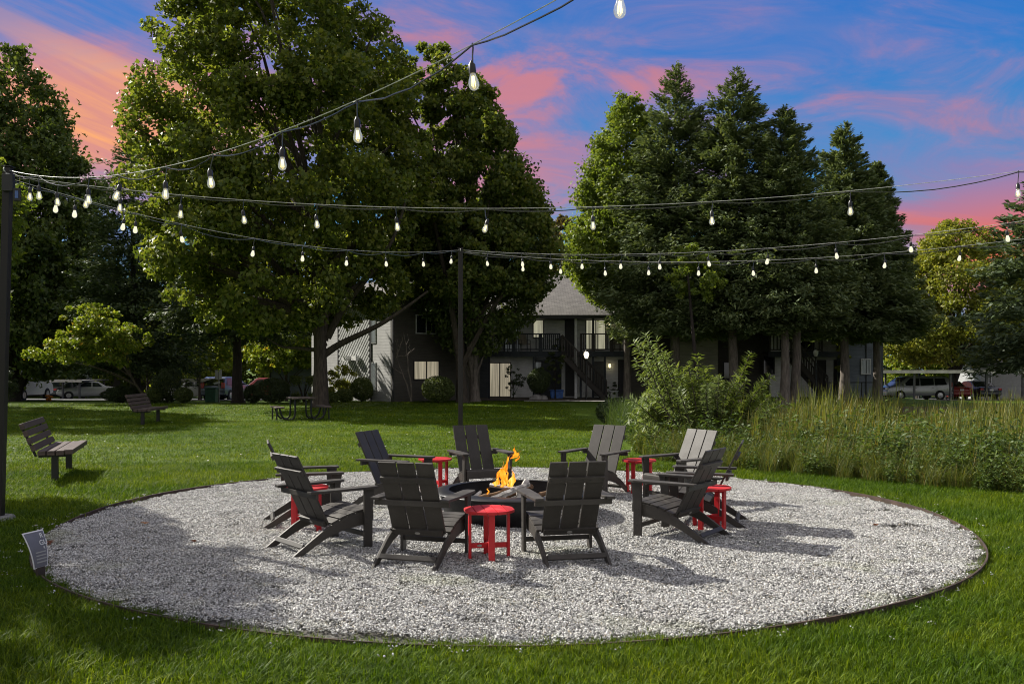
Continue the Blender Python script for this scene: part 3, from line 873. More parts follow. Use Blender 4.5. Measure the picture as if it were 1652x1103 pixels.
for k in range(-6, 16):
    for s in (1, -1):
        x0 = a + (b - a) * k / 10
        p = [(x0, z0), (x0 + s * (z1 - z0), z1)]
        q = []
        (xa, za), (xb, zb) = p
        lo, hi = max(0, min((a - xa) / (xb - xa), (b - xa) / (xb - xa))), min(1, max((a - xa) / (xb - xa), (b - xa) / (xb - xa)))
        if hi - lo > .05:
            lt.bar((xa + (xb - xa) * lo, 51.15 + .012 * s, za + (zb - za) * lo), (xa + (xb - xa) * hi, 51.15 + .012 * s, za + (zb - za) * hi), .02, .045, (0, 1, 0))
lt.build('lattice', 'trim_white', d3)
deck(1328, 1372, 51.6, 2.60)
dd = deck(1328, 1372, 51.55, 2.585) if False else None
stairs(atx(1272, 50.6), 2.55, atx(1330, 50.6), .3, 50.1, 1.0, 12, 14, '')
wall(1366, 1421, -.6, 4.9, 51.4, 'siding_slate', 6)
pxbox(1397, 1398.3, -.5, 4.9, 51.36, .04, 'corner_board', 'trim_dark')
pxbox(1420, 1425, -.6, 4.9, 51.34, .2, 'corner_board', 'siding_navy')
window(1390, 1403, 580, 602, 51.4, 'window_dim', panes=1, frame='trim_white')
hr = LB()
for px in (1335, 1362, 1390, 1418): hr.box((atx(px, 49.6), 49.6, .45), (.05, .05, .9))
hr.box(((atx(1335, 49.6) + atx(1418, 49.6)) / 2, 49.6, .90), (atx(1418, 49.6) - atx(1335, 49.6), .05, .05))
hr.build('path_railing', 'black_metal')
# --- roof over the main range
xa, xb = atx(770, 50.0), atx(1432, 50.0)
def roof_(y0, z0, y1, z1, x0, x1, x0t=None, x1t=None, th=.16):
    x0t = x0 if x0t is None else x0t; x1t = x1 if x1t is None else x1t
    v = [(x0, y0, z0), (x1, y0, z0), (x1t, y1, z1), (x0t, y1, z1)]
    v += [(x, y, z - th) for x, y, z in v]
    return LB().add(v, [(0, 1, 2, 3), (7, 6, 5, 4), (0, 4, 5, 1), (1, 5, 6, 2), (2, 6, 7, 3), (3, 7, 4, 0)])
rf = roof_(49.9, 4.56, 57.2, 7.45, xa, xb, xa + .3, xb - 3).build('roof', 'shingle')
roof_(64.6, 4.56, 57.25, 7.45, xa, xb, xa + .3, xb - 3).build('roof', 'shingle')
LB().box(((xa + xb) / 2, 49.86, 4.47), (xb - xa, .05, .20)).build('eave_board', 'trim_dark', rf)
LB().box(((xa + xb) / 2, 51.2, 4.42), (xb - xa - .2, 2.5, .05)).build('soffit', 'trim_dark', rf)
LB().box(((xa + xb) / 2 , 58.5, 2.0), (xb - xa - 1.2, 10, 4.8)).build('rear_wall', 'siding_dark')
# --- gabled wing on the left, turned towards the lawn
c0 = np.array([atx(635, 45.3), 45.3]); al = math.radians(37)
dl, dr = np.array([-math.sin(al), math.cos(al)]), np.array([math.cos(al), math.sin(al)])   # along the lit wall (away left), along the dark wall (right)
Lw, Rw, hw = 9.5, 5.2, 4.95
def quadwall(p, d, L0, L1, z0, z1, off, th, name, mat, parent=None):
    nrm_ = np.array([d[1], -d[0]]) if d is dr else np.array([-d[1], d[0]])
    # outward normal of each wall
    a, b = p + d * L0, p + d * L1
    o0, o1 = nrm_ * off, nrm_ * (off - th)
    pol = [tuple(a + o0), tuple(b + o0), tuple(b + o1), tuple(a + o1)]
    return LB().prism(pol, 'z', z0, z1).build(name, mat, parent)
# lit gable wall: outward normal is -dr ; dark wall: outward normal is -dl
def lit(L0, L1, z0, z1, off, th, name, mat, parent=None):
    a, b = c0 + dl * L0, c0 + dl * L1
    return LB().prism([tuple(a - dr * off), tuple(b - dr * off), tuple(b - dr * (off - th)), tuple(a - dr * (off - th))], 'z', z0, z1).build(name, mat, parent)
def drk(L0, L1, z0, z1, off, th, name, mat, parent=None):
    a, b = c0 + dr * L0, c0 + dr * L1
    return LB().prism([tuple(a - dl * off), tuple(b - dl * off), tuple(b - dl * (off - th)), tuple(a - dl * (off - th))], 'z', z0, z1).build(name, mat, parent)
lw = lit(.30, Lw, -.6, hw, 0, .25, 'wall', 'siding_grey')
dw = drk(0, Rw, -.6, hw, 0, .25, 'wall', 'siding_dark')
lit(-.012, .12, -.5, hw, .03, .06, 'corner_board', 'trim_dark')
def Lpx(px):
    k = (px - 826) / F
    return (k * c0[1] - c0[0]) / (dl[0] - k * dl[1])
def Rpx(px):
    k = (px - 826) / F
    return (k * c0[1] - c0[0]) / (dr[0] - k * dr[1])
# panel of diagonal white battens
La, Lb_ = Lpx(597), Lpx(548)
pan = lit(La, Lb_, .55, hw - .05, .02, .02, 'panel', 'trim_dark')
bt = LB(); pit = .28; Wp = Lb_ - La; Hp = hw - .6
for k in range(int((Wp + Hp) / pit) + 1):
    s = k * pit                                            # line u + v = s (u along the wall from its left end, v up)
    u0, v0 = (s, 0) if s <= Wp else (Wp, s - Wp)
    v1, u1 = (s, 0) if s <= Hp else (Hp, s - Hp)
    if abs(u0 - u1) < .12: continue
    P_ = lambda u_, v_: (*(c0 + dl * (Lb_ - u_) - dr * .036), .55 + v_)
    # lines rise to the right in the photograph
    P_ = lambda u_, v_: (*(c0 + dl * (La + u_) - dr * .036), .55 + v_)
    bt.bar(P_(u0, v0), P_(u1, v1), .115, .04, (-dr[0], -dr[1], 0))
bt.build('diagonal_battens', 'trim_white', pan, kind='stuff')
for px in (546.5, 598.5):
    L_ = Lpx(px); lit(L_ - .06, L_ + .06, -.2, hw, .05, .05, 'trim_board', 'trim_dark')
for yt, yb in ((500, 552), (586, 628)):
    L0, L1 = Lpx(606), Lpx(600.5); Yc = 45.3 + dl[1] * L0
    wfr = lit(L0 - .06, L1 + .06, atz(yb, Yc) - .06, atz(yt, Yc) + .06, .03, .03, 'window', 'trim_white')
    lit(L0, L1, atz(yb, Yc), atz(yt, Yc), .045, .02, 'pane', 'window_dim', wfr)
# twin flood lamp on the panel
Lc = Lpx(572); zc = 2.15
fl = lit(Lc - .16, Lc + .16, zc - .12, zc + .12, .11, .05, 'flood_lamp', 'black_metal', pan)
for s in (-1, 1):
    a = c0 + dl * (Lc + s * .52) - dr * .22
    LB().box((a[0], a[1], zc + .05), (.50, .22, .24), rotz(math.atan2(dl[1], dl[0]))).build('lamp_head', 'sign_white', fl)
# the window in the dark wall
L0, L1 = Rpx(668), Rpx(707)
Yc = 45.3 + dr[1] * (L0 + L1) / 2
z1, z0 = atz(583, Yc), atz(611, Yc)
wf = LB()
def rbar(La_, Lb2, za, zb): 
    a, b = c0 + dr * La_ - dl * .05, c0 + dr * Lb2 - dl * .05
    wf.prism([tuple(a), tuple(b), tuple(b + dl * .045), tuple(a + dl * .045)], 'z', za, zb)
rbar(L0 - .05, L1 + .05, z1, z1 + .05); rbar(L0 - .05, L1 + .05, z0 - .05, z0); rbar(L0 - .05, L0, z0, z1); rbar(L1, L1 + .05, z0, z1); rbar((L0 + L1) / 2 - .03, (L0 + L1) / 2 + .03, z0, z1)
wf = wf.build('window', 'trim_dark')
drk(L0, (L0 + L1) / 2 - .03, z0, z1, .02, .018, 'pane', 'window_lit', wf); drk((L0 + L1) / 2 + .03, L1, z0, z1, .02, .018, 'pane', 'window_lit', wf)
L0, L1 = Rpx(672), Rpx(702)
w2 = drk(L0 - .06, L1 + .06, atz(537, 46.6) - .06, atz(510, 46.6) + .06, .03, .03, 'window', 'trim_white')
drk(L0, (L0 + L1) / 2 - .04, atz(537, 46.6), atz(510, 46.6), .045, .018, 'pane', 'glass_dark', w2); drk((L0 + L1) / 2 + .04, L1, atz(537, 46.6), atz(510, 46.6), .045, .018, 'pane', 'glass_dark', w2)
# wing roof (low gable above the two walls)
cc = [c0 - dl * .4 - dr * .4, c0 - dl * .4 + dr * (Rw + .4), c0 + dl * (Lw + .4) + dr * (Rw + .4), c0 + dl * (Lw + .4) - dr * .4]
m0, m1 = (cc[0] + cc[1]) / 2, (cc[2] + cc[3]) / 2
for q0, q1 in ((cc[0], cc[3]), (cc[1], cc[2])):
    v = [(*q0, hw), (*q1, hw), (*m1, hw + 1.5), (*m0, hw + 1.5)]; v += [(x, y, z + .14) for x, y, z in v]
    LB().add(v, [(0, 1, 2, 3), (7, 6, 5, 4), (0, 4, 5, 1), (1, 5, 6, 2), (2, 6, 7, 3), (3, 7, 4, 0)]).build('roof', 'shingle')
v = [(*(c0 + dr * .05), hw), (*(c0 + dr * (Rw - .05)), hw), (*((2 * c0 + dr * Rw) / 2), hw + 1.3)]; v += [(x + dl[0] * .2, y + dl[1] * .2, z) for x, y, z in v]
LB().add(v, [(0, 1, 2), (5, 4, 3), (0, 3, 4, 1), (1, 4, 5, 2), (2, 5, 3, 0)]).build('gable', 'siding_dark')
# wall lanterns (lit)
def lantern(px, py, Y, name='wall_lantern'):
    x, z = atx(px, Y), atz(py, Y)
    l_ = LB().box((x, Y - .05, z), (.10, .06, .26)).build(name, 'black_metal')
    LB().lathe([(.05, -.11), (.075, .06), (.06, .10), (0, .13)], 8, (x, Y - .15, z)).build('lamp_glass', 'lantern_glass', l_)
lantern(982, 524, YW + .1); lantern(983, 590, YW + .5)

# ------------------------------------------------------------------ things at the building
def lamp_post(px, pbulb, Y, label, lit_):
    x = atx(px, Y); z = atz(pbulb, Y)
    o = thing('lamp_post', label, 'lamp', (x, Y, 0), 0, 'post lamps by the building')
    MB().tube([(0, 0, -.1), (0, 0, .5), (0, 0, z - .22)], [.06, .045, .035], 10).build('pole', 'black_metal', o, smooth=True)
    MB().lathe([(.05, -.24), (.10, -.20), (.12, -.17), (.0, -.17)], 12, (0, 0, z)).build('collar', 'black_metal', o, smooth=True)
    MB().lathe([(.07, -.17), (.14, .02), (.13, .11), (.07, .19), (0, .21)], 14, (0, 0, z)).build('globe', 'lamp_globe' if lit_ else 'lamp_clear', o, smooth=True)
    MB().lathe([(.09, .20), (.05, .24), (.02, .30), (0, .31)], 10, (0, 0, z)).build('finial', 'black_metal', o, smooth=True)
lamp_post(946, 573, 48.3, 'glowing post lamp at the foot of the left outside stairs', True)
lamp_post(1316, 570, 48.9, 'unlit post lamp in front of the right outside stairs', False)
# patio chairs on the left deck
def patio_chair(label, x, y, z, rz):
    o = thing('patio_chair', label, 'chair', (x, y, z), rz, 'chairs on the balcony')
    MB().box((0, 0, .42), (.5, .5, .05)).build('seat', 'chair_fabric', o)
    MB().bar((0, -.24, .44), (0, -.34, .95), .5, .05, (0, 1, 0)).build('backrest', 'chair_fabric', o)
    for s in (-1, 1):
        MB().tube([(s * .26, .24, 0), (s * .26, .22, .62), (s * .26, -.26, .64)], .018, 6).build('arm', 'black_metal', o)
        MB().tube([(s * .26, -.22, 0), (s * .26, -.26, .64)], .018, 6).build('leg', 'black_metal', o)
patio_chair('tan patio chair behind the balcony railing, in the left bay', atx(824, 51.1), 51.1, 2.60, PI - .3)
patio_chair('tan patio chair behind the balcony railing, near the balusters', atx(846, 51.1), 51.1, 2.60, PI + .4)
patio_chair('pale patio chair on the right balcony by the glowing window', atx(993, 51.2), 51.2, 2.60, PI)
o = thing('storage_bin', 'blue storage bin on the ground-floor patio left of the stairs', 'bin', (atx(898, 50.6), 50.6, 0))
MB().prism([(-.32, .0), (.32, 0), (.36, .42), (-.36, .42)], 'y', -.3, .3).build('body', 'plastic_blue', o, .03)
MB().box((0, 0, .455), (.78, .68, .07)).build('lid', 'plastic_blue', o, .02)
for i, (px, s) in enumerate(((866, .30), (876, .26), (860, .22))):
    q = MB().lathe([(0, 0), (.9, .05), (1, .5), (.8, 1.0), (.3, 1.2), (0, 1.22)], 9).xf(np.diag([s, s * .8, s * .9]))
    q.build('boulder', 'stone_grey', label=('largest grey boulder under the round topiary', 'grey boulder right of the largest one under the topiary', 'smallest grey boulder, left of the others under the topiary')[i], cat='boulder', smooth=True).location = (atx(px, 48.2), 48.2, -.02)
for px, py, lab in ((985, 634, 'white plant pot by the foot of the stairs'), (1008, 634, 'white bicycle-like garden frame behind the stairs')):
    pass
o = thing('plant_pot', 'pale plant pot beside the foot of the outside stairs', 'pot', (atx(990, 49.9), 49.9, 0))
MB().lathe([(.16, 0), (.24, .40), (.27, .42), (.27, .46), (.22, .46), (0, .44)], 14).build('pot', 'trim_white', o, smooth=True)

# ------------------------------------------------------------------ car parks
def wheel(o, x, y, rad, s):
    w_ = MB().lathe([(.0, -.10), (rad * .62, -.10), (rad * .95, -.095), (rad, -.06), (rad, .06), (rad * .95, .095), (rad * .62, .10), (0, .10)], 20).xf(eul(x=PI / 2), (x, y, rad)).build('wheel', 'rubber', o, smooth=True)
    MB().lathe([(0, -.012), (rad * .60, -.012), (rad * .62, .0), (rad * .2, .012), (0, .014)], 14).xf(eul(x=PI / 2 * -s), (x, y + s * .108, rad)).build('rim', 'alloy', w_, smooth=True)
def hull(prof_low, prof_top, wl, wt):
    """greenhouse: lower outline at half width wl, upper outline at half width wt (same count)"""
    n = len(prof_low)
    return prof_low, prof_top
def make_car(label, cat, body_mat, loc, rz, kind='sedan', group=None, name='parked_car'):
    o = thing(name, label, cat, loc, rz, group)
    if kind == 'van':
        Lh, w, rad = 2.75, .99, .37
        side = [(-2.7, .42), (-2.72, 1.0), (-2.66, 1.95), (-2.5, 2.06), (1.0, 2.06), (1.35, 1.98), (1.95, 1.28), (2.45, 1.16), (2.68, 1.0), (2.72, .45), (2.3, .36), (-2.4, .36)]
        glass = [[(.42, 1.30), (.42, 1.82), (1.02, 1.82), (1.02, 1.30)], [(-.32, 1.30), (-.32, 1.84), (.30, 1.84), (.30, 1.30)], [(1.14, 1.28), (1.14, 1.80), (1.36, 1.80), (1.80, 1.28)]]
        wind = ((1.42, 1.93), (1.93, 1.31)); rear = ((-2.70, 1.88), (-2.735, 1.28)); wx_ = (1.75, -1.65)
    elif kind == 'minivan':
        Lh, w, rad = 2.45, .95, .33
        side = [(-2.42, .45), (-2.45, .95), (-2.25, 1.55), (-2.0, 1.72), (.55, 1.74), (.9, 1.66), (1.65, 1.10), (2.3, .92), (2.45, .70), (2.46, .42), (2.1, .30), (-2.2, .30)]
        glass = [[(-2.05, 1.10), (-1.9, 1.56), (-1.15, 1.58), (-1.15, 1.08)], [(-1.05, 1.08), (-1.05, 1.58), (-.05, 1.58), (-.05, 1.06)], [(.05, 1.06), (.05, 1.58), (.72, 1.56), (1.32, 1.06)]]
        wind = ((.95, 1.62), (1.58, 1.13)); rear = ((-2.28, 1.55), (-2.46, 1.05)); wx_ = (1.5, -1.5)
    elif kind == 'suv':
        Lh, w, rad = 2.3, .93, .36
        side = [(-2.25, .50), (-2.28, 1.0), (-2.05, 1.58), (-1.75, 1.70), (.2, 1.70), (.55, 1.62), (1.15, 1.12), (2.1, 1.02), (2.28, .80), (2.3, .48), (2.0, .34), (-2.0, .34)]
        glass = [[(-1.85, 1.12), (-1.7, 1.56), (-1.0, 1.58), (-1.0, 1.10)], [(-.9, 1.10), (-.9, 1.58), (-.1, 1.58), (-.1, 1.08)], [(0, 1.08), (0, 1.58), (.42, 1.54), (.88, 1.08)]]
        wind = ((.60, 1.57), (1.10, 1.15)); rear = ((-2.08, 1.56), (-2.28, 1.08)); wx_ = (1.4, -1.4)
    else:
        Lh, w, rad = 2.25, .88, .31
        side = [(-2.2, .42), (-2.24, .78), (-2.1, .95), (-1.45, 1.02), (-.85, 1.40), (-.3, 1.46), (.25, 1.42), (1.05, .98), (1.95, .82), (2.22, .66), (2.25, .40), (1.9, .24), (-1.9, .24)]
        glass = [[(-1.15, 1.00), (-.80, 1.32), (-.38, 1.37), (-.38, 1.0)], [(-.30, 1.0), (-.30, 1.38), (.22, 1.34), (.82, 1.0)]]
        wind = ((.28, 1.40), (1.0, 1.01)); rear = ((-.88, 1.38), (-1.42, 1.05)); wx_ = (1.38, -1.35)
    belt = {'van': 1.2, 'minivan': 1.02, 'suv': 1.05, 'sedan': .95}[kind]
    V, n = [], len(side); zt = max(z for _, z in side)
    hw_ = lambda z: w * (1 - .16 * max(0, (z - belt) / (zt - belt))) if kind != 'van' else w * (1 - .07 * max(0, (z - belt) / (zt - belt)))
    for s in (-1, 1): V += [(x, s * hw_(z), z) for x, z in side]
    f = [tuple(range(n))[::-1], tuple(range(n, 2 * n))] + [(i, (i + 1) % n, n + (i + 1) % n, n + i) for i in range(n)]
    MB().add(V, f).build('body', body_mat, o, .05, True)
    for s in (-1, 1):
        for g_ in glass:
            v = [(x, s * (hw_(z) + .004), z) for x, z in g_] + [(x, s * (hw_(z) - .03), z) for x, z in g_]
            k = len(g_); MB().add(v, [tuple(range(k)), tuple(range(k, 2 * k))[::-1]] + [(i, (i + 1) % k, k + (i + 1) % k, k + i) for i in range(k)]).build('side_window', 'glass_dark', o)
        for x in wx_:
            MB().lathe([(0, 0), (rad * 1.16, 0), (rad * 1.16, .012), (0, .012)], 18).xf(eul(x=PI / 2), (x, s * (w - .0) + (.012 if s > 0 else 0), rad)).build('wheel_arch', 'rubber', o)
            wheel(o, x, s * (w - .06), rad, s)
        hd_ = MB().box((Lh - .06, s * w * .74, .68 if kind == 'sedan' else .82), (.12, .36, .15)).build('headlight', 'lamp_clear', o, .03)
        MB().box((-Lh + .03, s * w * .84, .84 if kind == 'sedan' else 1.08), (.10, .16 if kind == 'van' else .26, .16 if kind == 'sedan' else .36)).build('tail_light', 'lamp_red', o, .02)
        MB().box((wind[1][0] - .32, s * (w + .10), belt + .10), (.12, .20, .14)).build('wing_mirror', body_mat, o, .03)
        for x in ((-.35,) if kind == 'sedan' else (.35, -.98)):
            MB().box((x, s * (w + .006), belt - .12), (.16, .02, .035)).build('door_handle', 'black_metal' if kind != 'sedan' else body_mat, o)
    for nm, (p, q), d in (('windscreen', wind, 1), ('rear_window', rear, -1)):
        L_ = math.hypot(p[0] - q[0], p[1] - q[1]); nx_, nz_ = (p[1] - q[1]) / L_ * d * (1), abs(p[0] - q[0]) / L_
        off = np.array([d * abs(nx_) * .012, nz_ * .012])
        v = []
        for (x, z) in (p, q):
            for s in (-1, 1): v.append((x + off[0], s * (hw_(z) - .10), z + off[1]))
        v2 = [(x - off[0] * 3, y, z - off[1] * 3) for x, y, z in v]
        MB().add(v + v2, [(0, 1, 3, 2), (4, 6, 7, 5), (0, 4, 5, 1), (1, 5, 7, 3), (3, 7, 6, 2), (2, 6, 4, 0)]).build(nm, 'glass_dark', o)
    for x, s in ((Lh - .03, 1), (-Lh + .03, -1)):
        MB().box((x, 0, .50), (.16, 2 * w - .08, .20)).build('bumper', 'bumper_grey' if kind == 'van' else body_mat, o, .05)
        MB().box((x + s * .09, 0, .55 if s > 0 else .78), (.02, .32, .13)).build('number_plate', 'sign_white', o)
    MB().box((Lh + .02, 0, .72 if kind == 'sedan' else .85), (.04, 1.0, .12)).build('grille', 'black_metal', o, .01)
    return o
def G(px, Y): 
    x = atx(px, Y); return (x, Y, float(gz(x, Y)) + .06)
van = make_car('white work van with a ladder rack, parked at the far left', 'van', 'car_white', (-34.4, 64.2, float(gz(-34.4, 64.2)) + .06), math.radians(92), 'van', name='parked_van')
rk = None
for x in (-1.6, 0, 1.1):
    q = MB().tube([(x, -.9, 2.04), (x, -.85, 2.26), (x, .85, 2.26), (x, .9, 2.04)], .028, 6).build('rack_bar', 'chrome', van)
for y in (-.85, -.3, .3, .85): MB().tube([(-2.2, y, 2.29), (1.3, y, 2.29)], .03, 6).build('rack_rail', 'chrome', van)
make_car('silver-grey sedan with a mirror-bright bonnet, parked right of the white van', 'car', 'car_silver', G(141, 76), math.radians(205), 'sedan', 'cars in the left car park')
make_car('dark car with a red lamp, parked under the left carport', 'car', 'car_dark', G(104, 80), math.radians(80), 'sedan', 'cars in the left car park')
make_car('pale sedan parked under the small carport behind the sign post', 'car', 'car_white', G(325, 70), math.radians(8), 'sedan', 'cars in the left car park')
make_car('blue-grey hatchback seen from behind, beside the green bin', 'car', 'car_blue_grey', G(366, 68), math.radians(82), 'suv', 'cars in the left car park')
c_ = make_car('red car half hidden behind the dark shrub', 'car', 'car_red', G(424, 74), math.radians(196), 'suv', 'cars in the left car park')
make_car('silver minivan under the right carport', 'car', 'car_silver', G(1474, 68), math.radians(184), 'minivan', 'cars in the right car park')
make_car('dark car showing red tail lights, right of the silver minivan', 'car', 'car_red', G(1524, 72), math.radians(96), 'sedan', 'cars in the right car park')
make_car('dark car showing tail lights, under the right end of the carport roof', 'car', 'car_dark', G(1572, 73), math.radians(94), 'sedan', 'cars in the right car park')
def carport(label, x0, x1, ypx, Y, d, nposts, mat='carport_metal', tilt=0.0):
    a, b = atx(x0, Y), atx(x1, Y); zt = atz(ypx, Y); g = float(gz((a + b) / 2, Y))
    o = thing('carport', label, 'carport', ((a + b) / 2, Y, g), tilt)
    zt -= g; L_ = b - a
    MB().box((0, d / 2, zt - .06), (L_, d, .10)).build('roof', 'bumper_grey', o)
    MB().box((0, -.03, zt - .06), (L_ + .02, .05, .22)).build('fascia', mat, o)
    for k in range(nposts):
        for y in (.25, d - .3):
            MB().box((-L_ / 2 + .3 + (L_ - .6) * k / max(1, nposts - 1), y, (zt - .11) / 2), (.12, .12, zt - .11)).build('post', 'bumper_grey', o)
    return o
carport('left carport with a pale metal fascia, behind the white van', 66, 132, 613, 74, 5, 3)
carport('small carport with a brown-grey fascia behind the sign post', 292, 352, 612, 66, 5, 3)
carport('long carport with a pale metal fascia at the right, behind the reeds', 1412, 1660, 598, 64, 5.5, 5)
# grey shed / fence beside the hedge
Y = 62
o = thing('grey_shed', 'low grey boarded shed behind the square hedge', 'shed', (atx(472, Y), Y, -.35))
MB().box((0, 1.2, 1.0), (3.1, 2.4, 2.2)).build('wall', 'siding_slate', o)
MB().prism([(-1.7, 2.1), (1.7, 2.1), (1.7, 2.24), (-1.7, 2.24)], 'y', -.2, 2.6).build('roof', 'trim_dark', o)
for x in (-1.5, 1.5): MB().box((x, -.02, 1.0), (.10, .05, 2.2)).build('corner_board', 'trim_dark', o)
# garage at the right
Y = 74; x0 = atx(1628, Y); g = float(gz(x0, Y))
o = thing('garage', 'pale garage with a sectional door, behind the right end of the long carport', 'garage', (x0, Y, g))
MB().box((0, 2.5, 1.35), (4.6, 5, 2.7)).build('wall', 'pale_siding', o)
for k in range(4): MB().box((.35, -.03, .34 + k * .52), (3.4, .05, .50)).build('door_panel', 'garage_door', o)
for x in (-1.45, 2.12): MB().box((x, -.04, 1.12), (.12, .07, 2.25)).build('door_trim', 'trim_white', o)
MB().add([(-2.6, -.4, 2.7), (2.6, -.4, 2.7), (2.6, 5.4, 2.7), (-2.6, 5.4, 2.7), (-2.6, 2.5, 4.0), (2.6, 2.5, 4.0)], [(0, 1, 5, 4), (2, 3, 4, 5), (1, 2, 5), (3, 0, 4), (0, 3, 2, 1)]).build('roof', 'shingle', o)
o = thing('house', 'small gabled house showing between the yellow-green tree and the garage', 'house', (atx(1600, 88), 88, -1.2))
MB().box((0, 3, 1.6), (7, 6, 3.2)).build('wall', 'siding_olive', o)
MB().add([(-3.8, -.4, 3.2), (3.8, -.4, 3.2), (3.8, 6.4, 3.2), (-3.8, 6.4, 3.2), (0, -.4, 5.0), (0, 6.4, 5.0)], [(0, 1, 4), (2, 3, 5), (1, 2, 5, 4), (3, 0, 4, 5), (0, 3, 2, 1)]).build('roof', 'shingle', o)
MB().box((-1.4, -.03, 1.7), (1.2, .05, 1.1)).build('window', 'glass_dark', o)
o = thing('house', 'dark far building behind the left carport', 'house', (atx(80, 98), 98, -1.4))
MB().box((0, 4, 2.2), (22, 8, 4.4)).build('wall', 'siding_dark', o)
MB().add([(-11.6, -.6, 4.4), (11.6, -.6, 4.4), (11.6, 8.6, 4.4), (-11.6, 8.6, 4.4), (-9, 4, 6.6), (9, 4, 6.6)], [(0, 1, 5, 4), (2, 3, 4, 5), (1, 2, 5), (3, 0, 4), (0, 3, 2, 1)]).build('roof', 'shingle', o)
for k in range(5): MB().box((-8 + k * 4, -.03, 2.4), (1.4, .05, 1.2)).build('window', 'window_dim', o)
# sign post and green bin
Y = 52; x0 = atx(353, Y); g = float(gz(x0, Y))
o = thing('sign_post', 'two narrow pale sign backs on a post, in front of the blue-grey hatchback', 'sign', (x0, Y, g))
MB().box((0, 0, .8), (.07, .07, 1.9)).build('post', 'stone_grey', o)
for s in (-1, 1): MB().box((s * .11 - .01, -.05, 1.60), (.17, .02, .52), eul(z=.1 * s)).build('sign_plate', 'sign_back', o)
MB().box((-.10, -.06, 1.12), (.34, .02, .12), eul(y=-.25)).build('sign_plate', 'sign_back', o)
o = thing('waste_bin', 'dark green waste bin at the foot of the sign post', 'bin', (atx(348, 52.3), 51.6, g))
MB().prism([(-.28, .05), (.28, .05), (.31, .80), (-.31, .80)], 'y', -.28, .28).build('body', 'plastic_green', o, .03)
MB().box((0, 0, .84), (.68, .62, .07)).build('lid', 'plastic_green', o, .02)

# ------------------------------------------------------------------ trees
def interp(prof, t):
    p = np.array(prof); return np.interp(t, p[:, 0], p[:, 1])
def lumps(r, k=7):
    ph = r.uniform(0, 2 * PI, k); fa = r.integers(1, 5, k); ft = r.uniform(2, 9, k); am = r.uniform(.4, 1, k)
    return lambda a, t: sum(am[i] * np.sin(fa[i] * a + ft[i] * t + ph[i]) for i in range(k)) / k
def broad_crown(r, R, z0, z1, prof, ncl, per, leaf, lw, rc=.16, flat=.7, lump=.28, inner=.45, up=.7, off=(0, 0), elong=0.0):
    lf = lumps(r)
    tt = np.linspace(0, 1, 200); w = interp(prof, tt) + .08; cdf = np.cumsum(w) / w.sum()
    t = np.interp(r.uniform(0, 1, ncl), cdf, tt); a = r.uniform(0, 2 * PI, ncl)
    q = R * interp(prof, t) * (1 + lump * lf(a, t) * 1.6) * (inner + (1 - inner) * r.uniform(0, 1, ncl) ** .6)
    C = np.stack([q * np.cos(a) + off[0] * t, q * np.sin(a) + off[1] * t, z0 + (z1 - z0) * t], 1)
    rcl = R * rc * r.uniform(.55, 1.35, ncl) * (.55 + .45 * interp(prof, t))
    cnt = np.maximum(8, (per * (rcl / (R * rc)) ** 2).astype(int))
    ci = np.repeat(np.arange(ncl), cnt); n = len(ci)
    D = unit(r.normal(0, 1, (n, 3))); rad = r.uniform(0, 1, n) ** .42
    D *= (rad * rcl[ci])[:, None]; D[:, 2] *= flat
    if elong:                                             # sprays that reach up and outwards
        O = unit(np.stack([np.cos(a), np.sin(a), np.full(ncl, .9)], 1))[ci]
        D += O * (r.normal(0, 1, n) * rcl[ci] * elong)[:, None]
    P = C[ci] + D
    out = unit(P - np.array([0, 0, (z0 + z1) / 2]))
    N = r.normal(0, .75, (n, 3)) + np.array([0, 0, up]) + out * .45
    A = r.normal(0, 1, (n, 3)) + out * .6 - np.array([0, 0, .35])
    return P, A, N, leaf * r.uniform(.65, 1.3, n), lw * r.uniform(.7, 1.25, n), C
def trunk_mb(r, h, r0, base=(0, 0), lean=(0, 0), flare=1.7, targets=None, limb_r=.35, fork=.3, k=10, tip=.12):
    mb = MB()
    z = np.linspace(0, 1, k)
    px = base[0] + lean[0] * z + np.cumsum(r.normal(0, r0 * .12, k)) * (z > .05)
    py = base[1] + lean[1] * z + np.cumsum(r.normal(0, r0 * .12, k)) * (z > .05)
    path = np.stack([px, py, z * h - .12], 1)
    rad = r0 * (1 - (1 - tip) * z ** .9)
    path = np.insert(path, 1, [path[0] * (1 - .04) + path[1] * .04 + np.array([0, 0, .25])], 0)
    rad = np.insert(rad, 1, r0 * 1.12); rad[0] = r0 * flare
    mb.tube(path, rad, 12)
    if targets is not None:
        for c in targets:
            s = float(np.clip(fork + (c[2] / h - fork) * r.uniform(.15, .7), fork * .8, .93))
            i = int(s * (len(path) - 1)); p0 = path[i]
            L = np.linalg.norm(c - p0)
            m1 = p0 + (c - p0) * .35 + np.array([0, 0, L * .10]); m2 = p0 + (c - p0) * .7 + np.array([0, 0, L * .06])
            u = np.linspace(0, 1, 7)[:, None]
            cur = (1 - u) ** 3 * p0 + 3 * u * (1 - u) ** 2 * m1 + 3 * u * u * (1 - u) * m2 + u ** 3 * c
            cur += r.normal(0, .04 * L / 6, cur.shape) * np.sin(u * PI)
            rr = min(rad[i] * .75, limb_r * r0 * 2 * (.4 + .6 * L / 8))
            mb.tube(cur, rr * (1 - .85 * u[:, 0]), 6)
    return mb
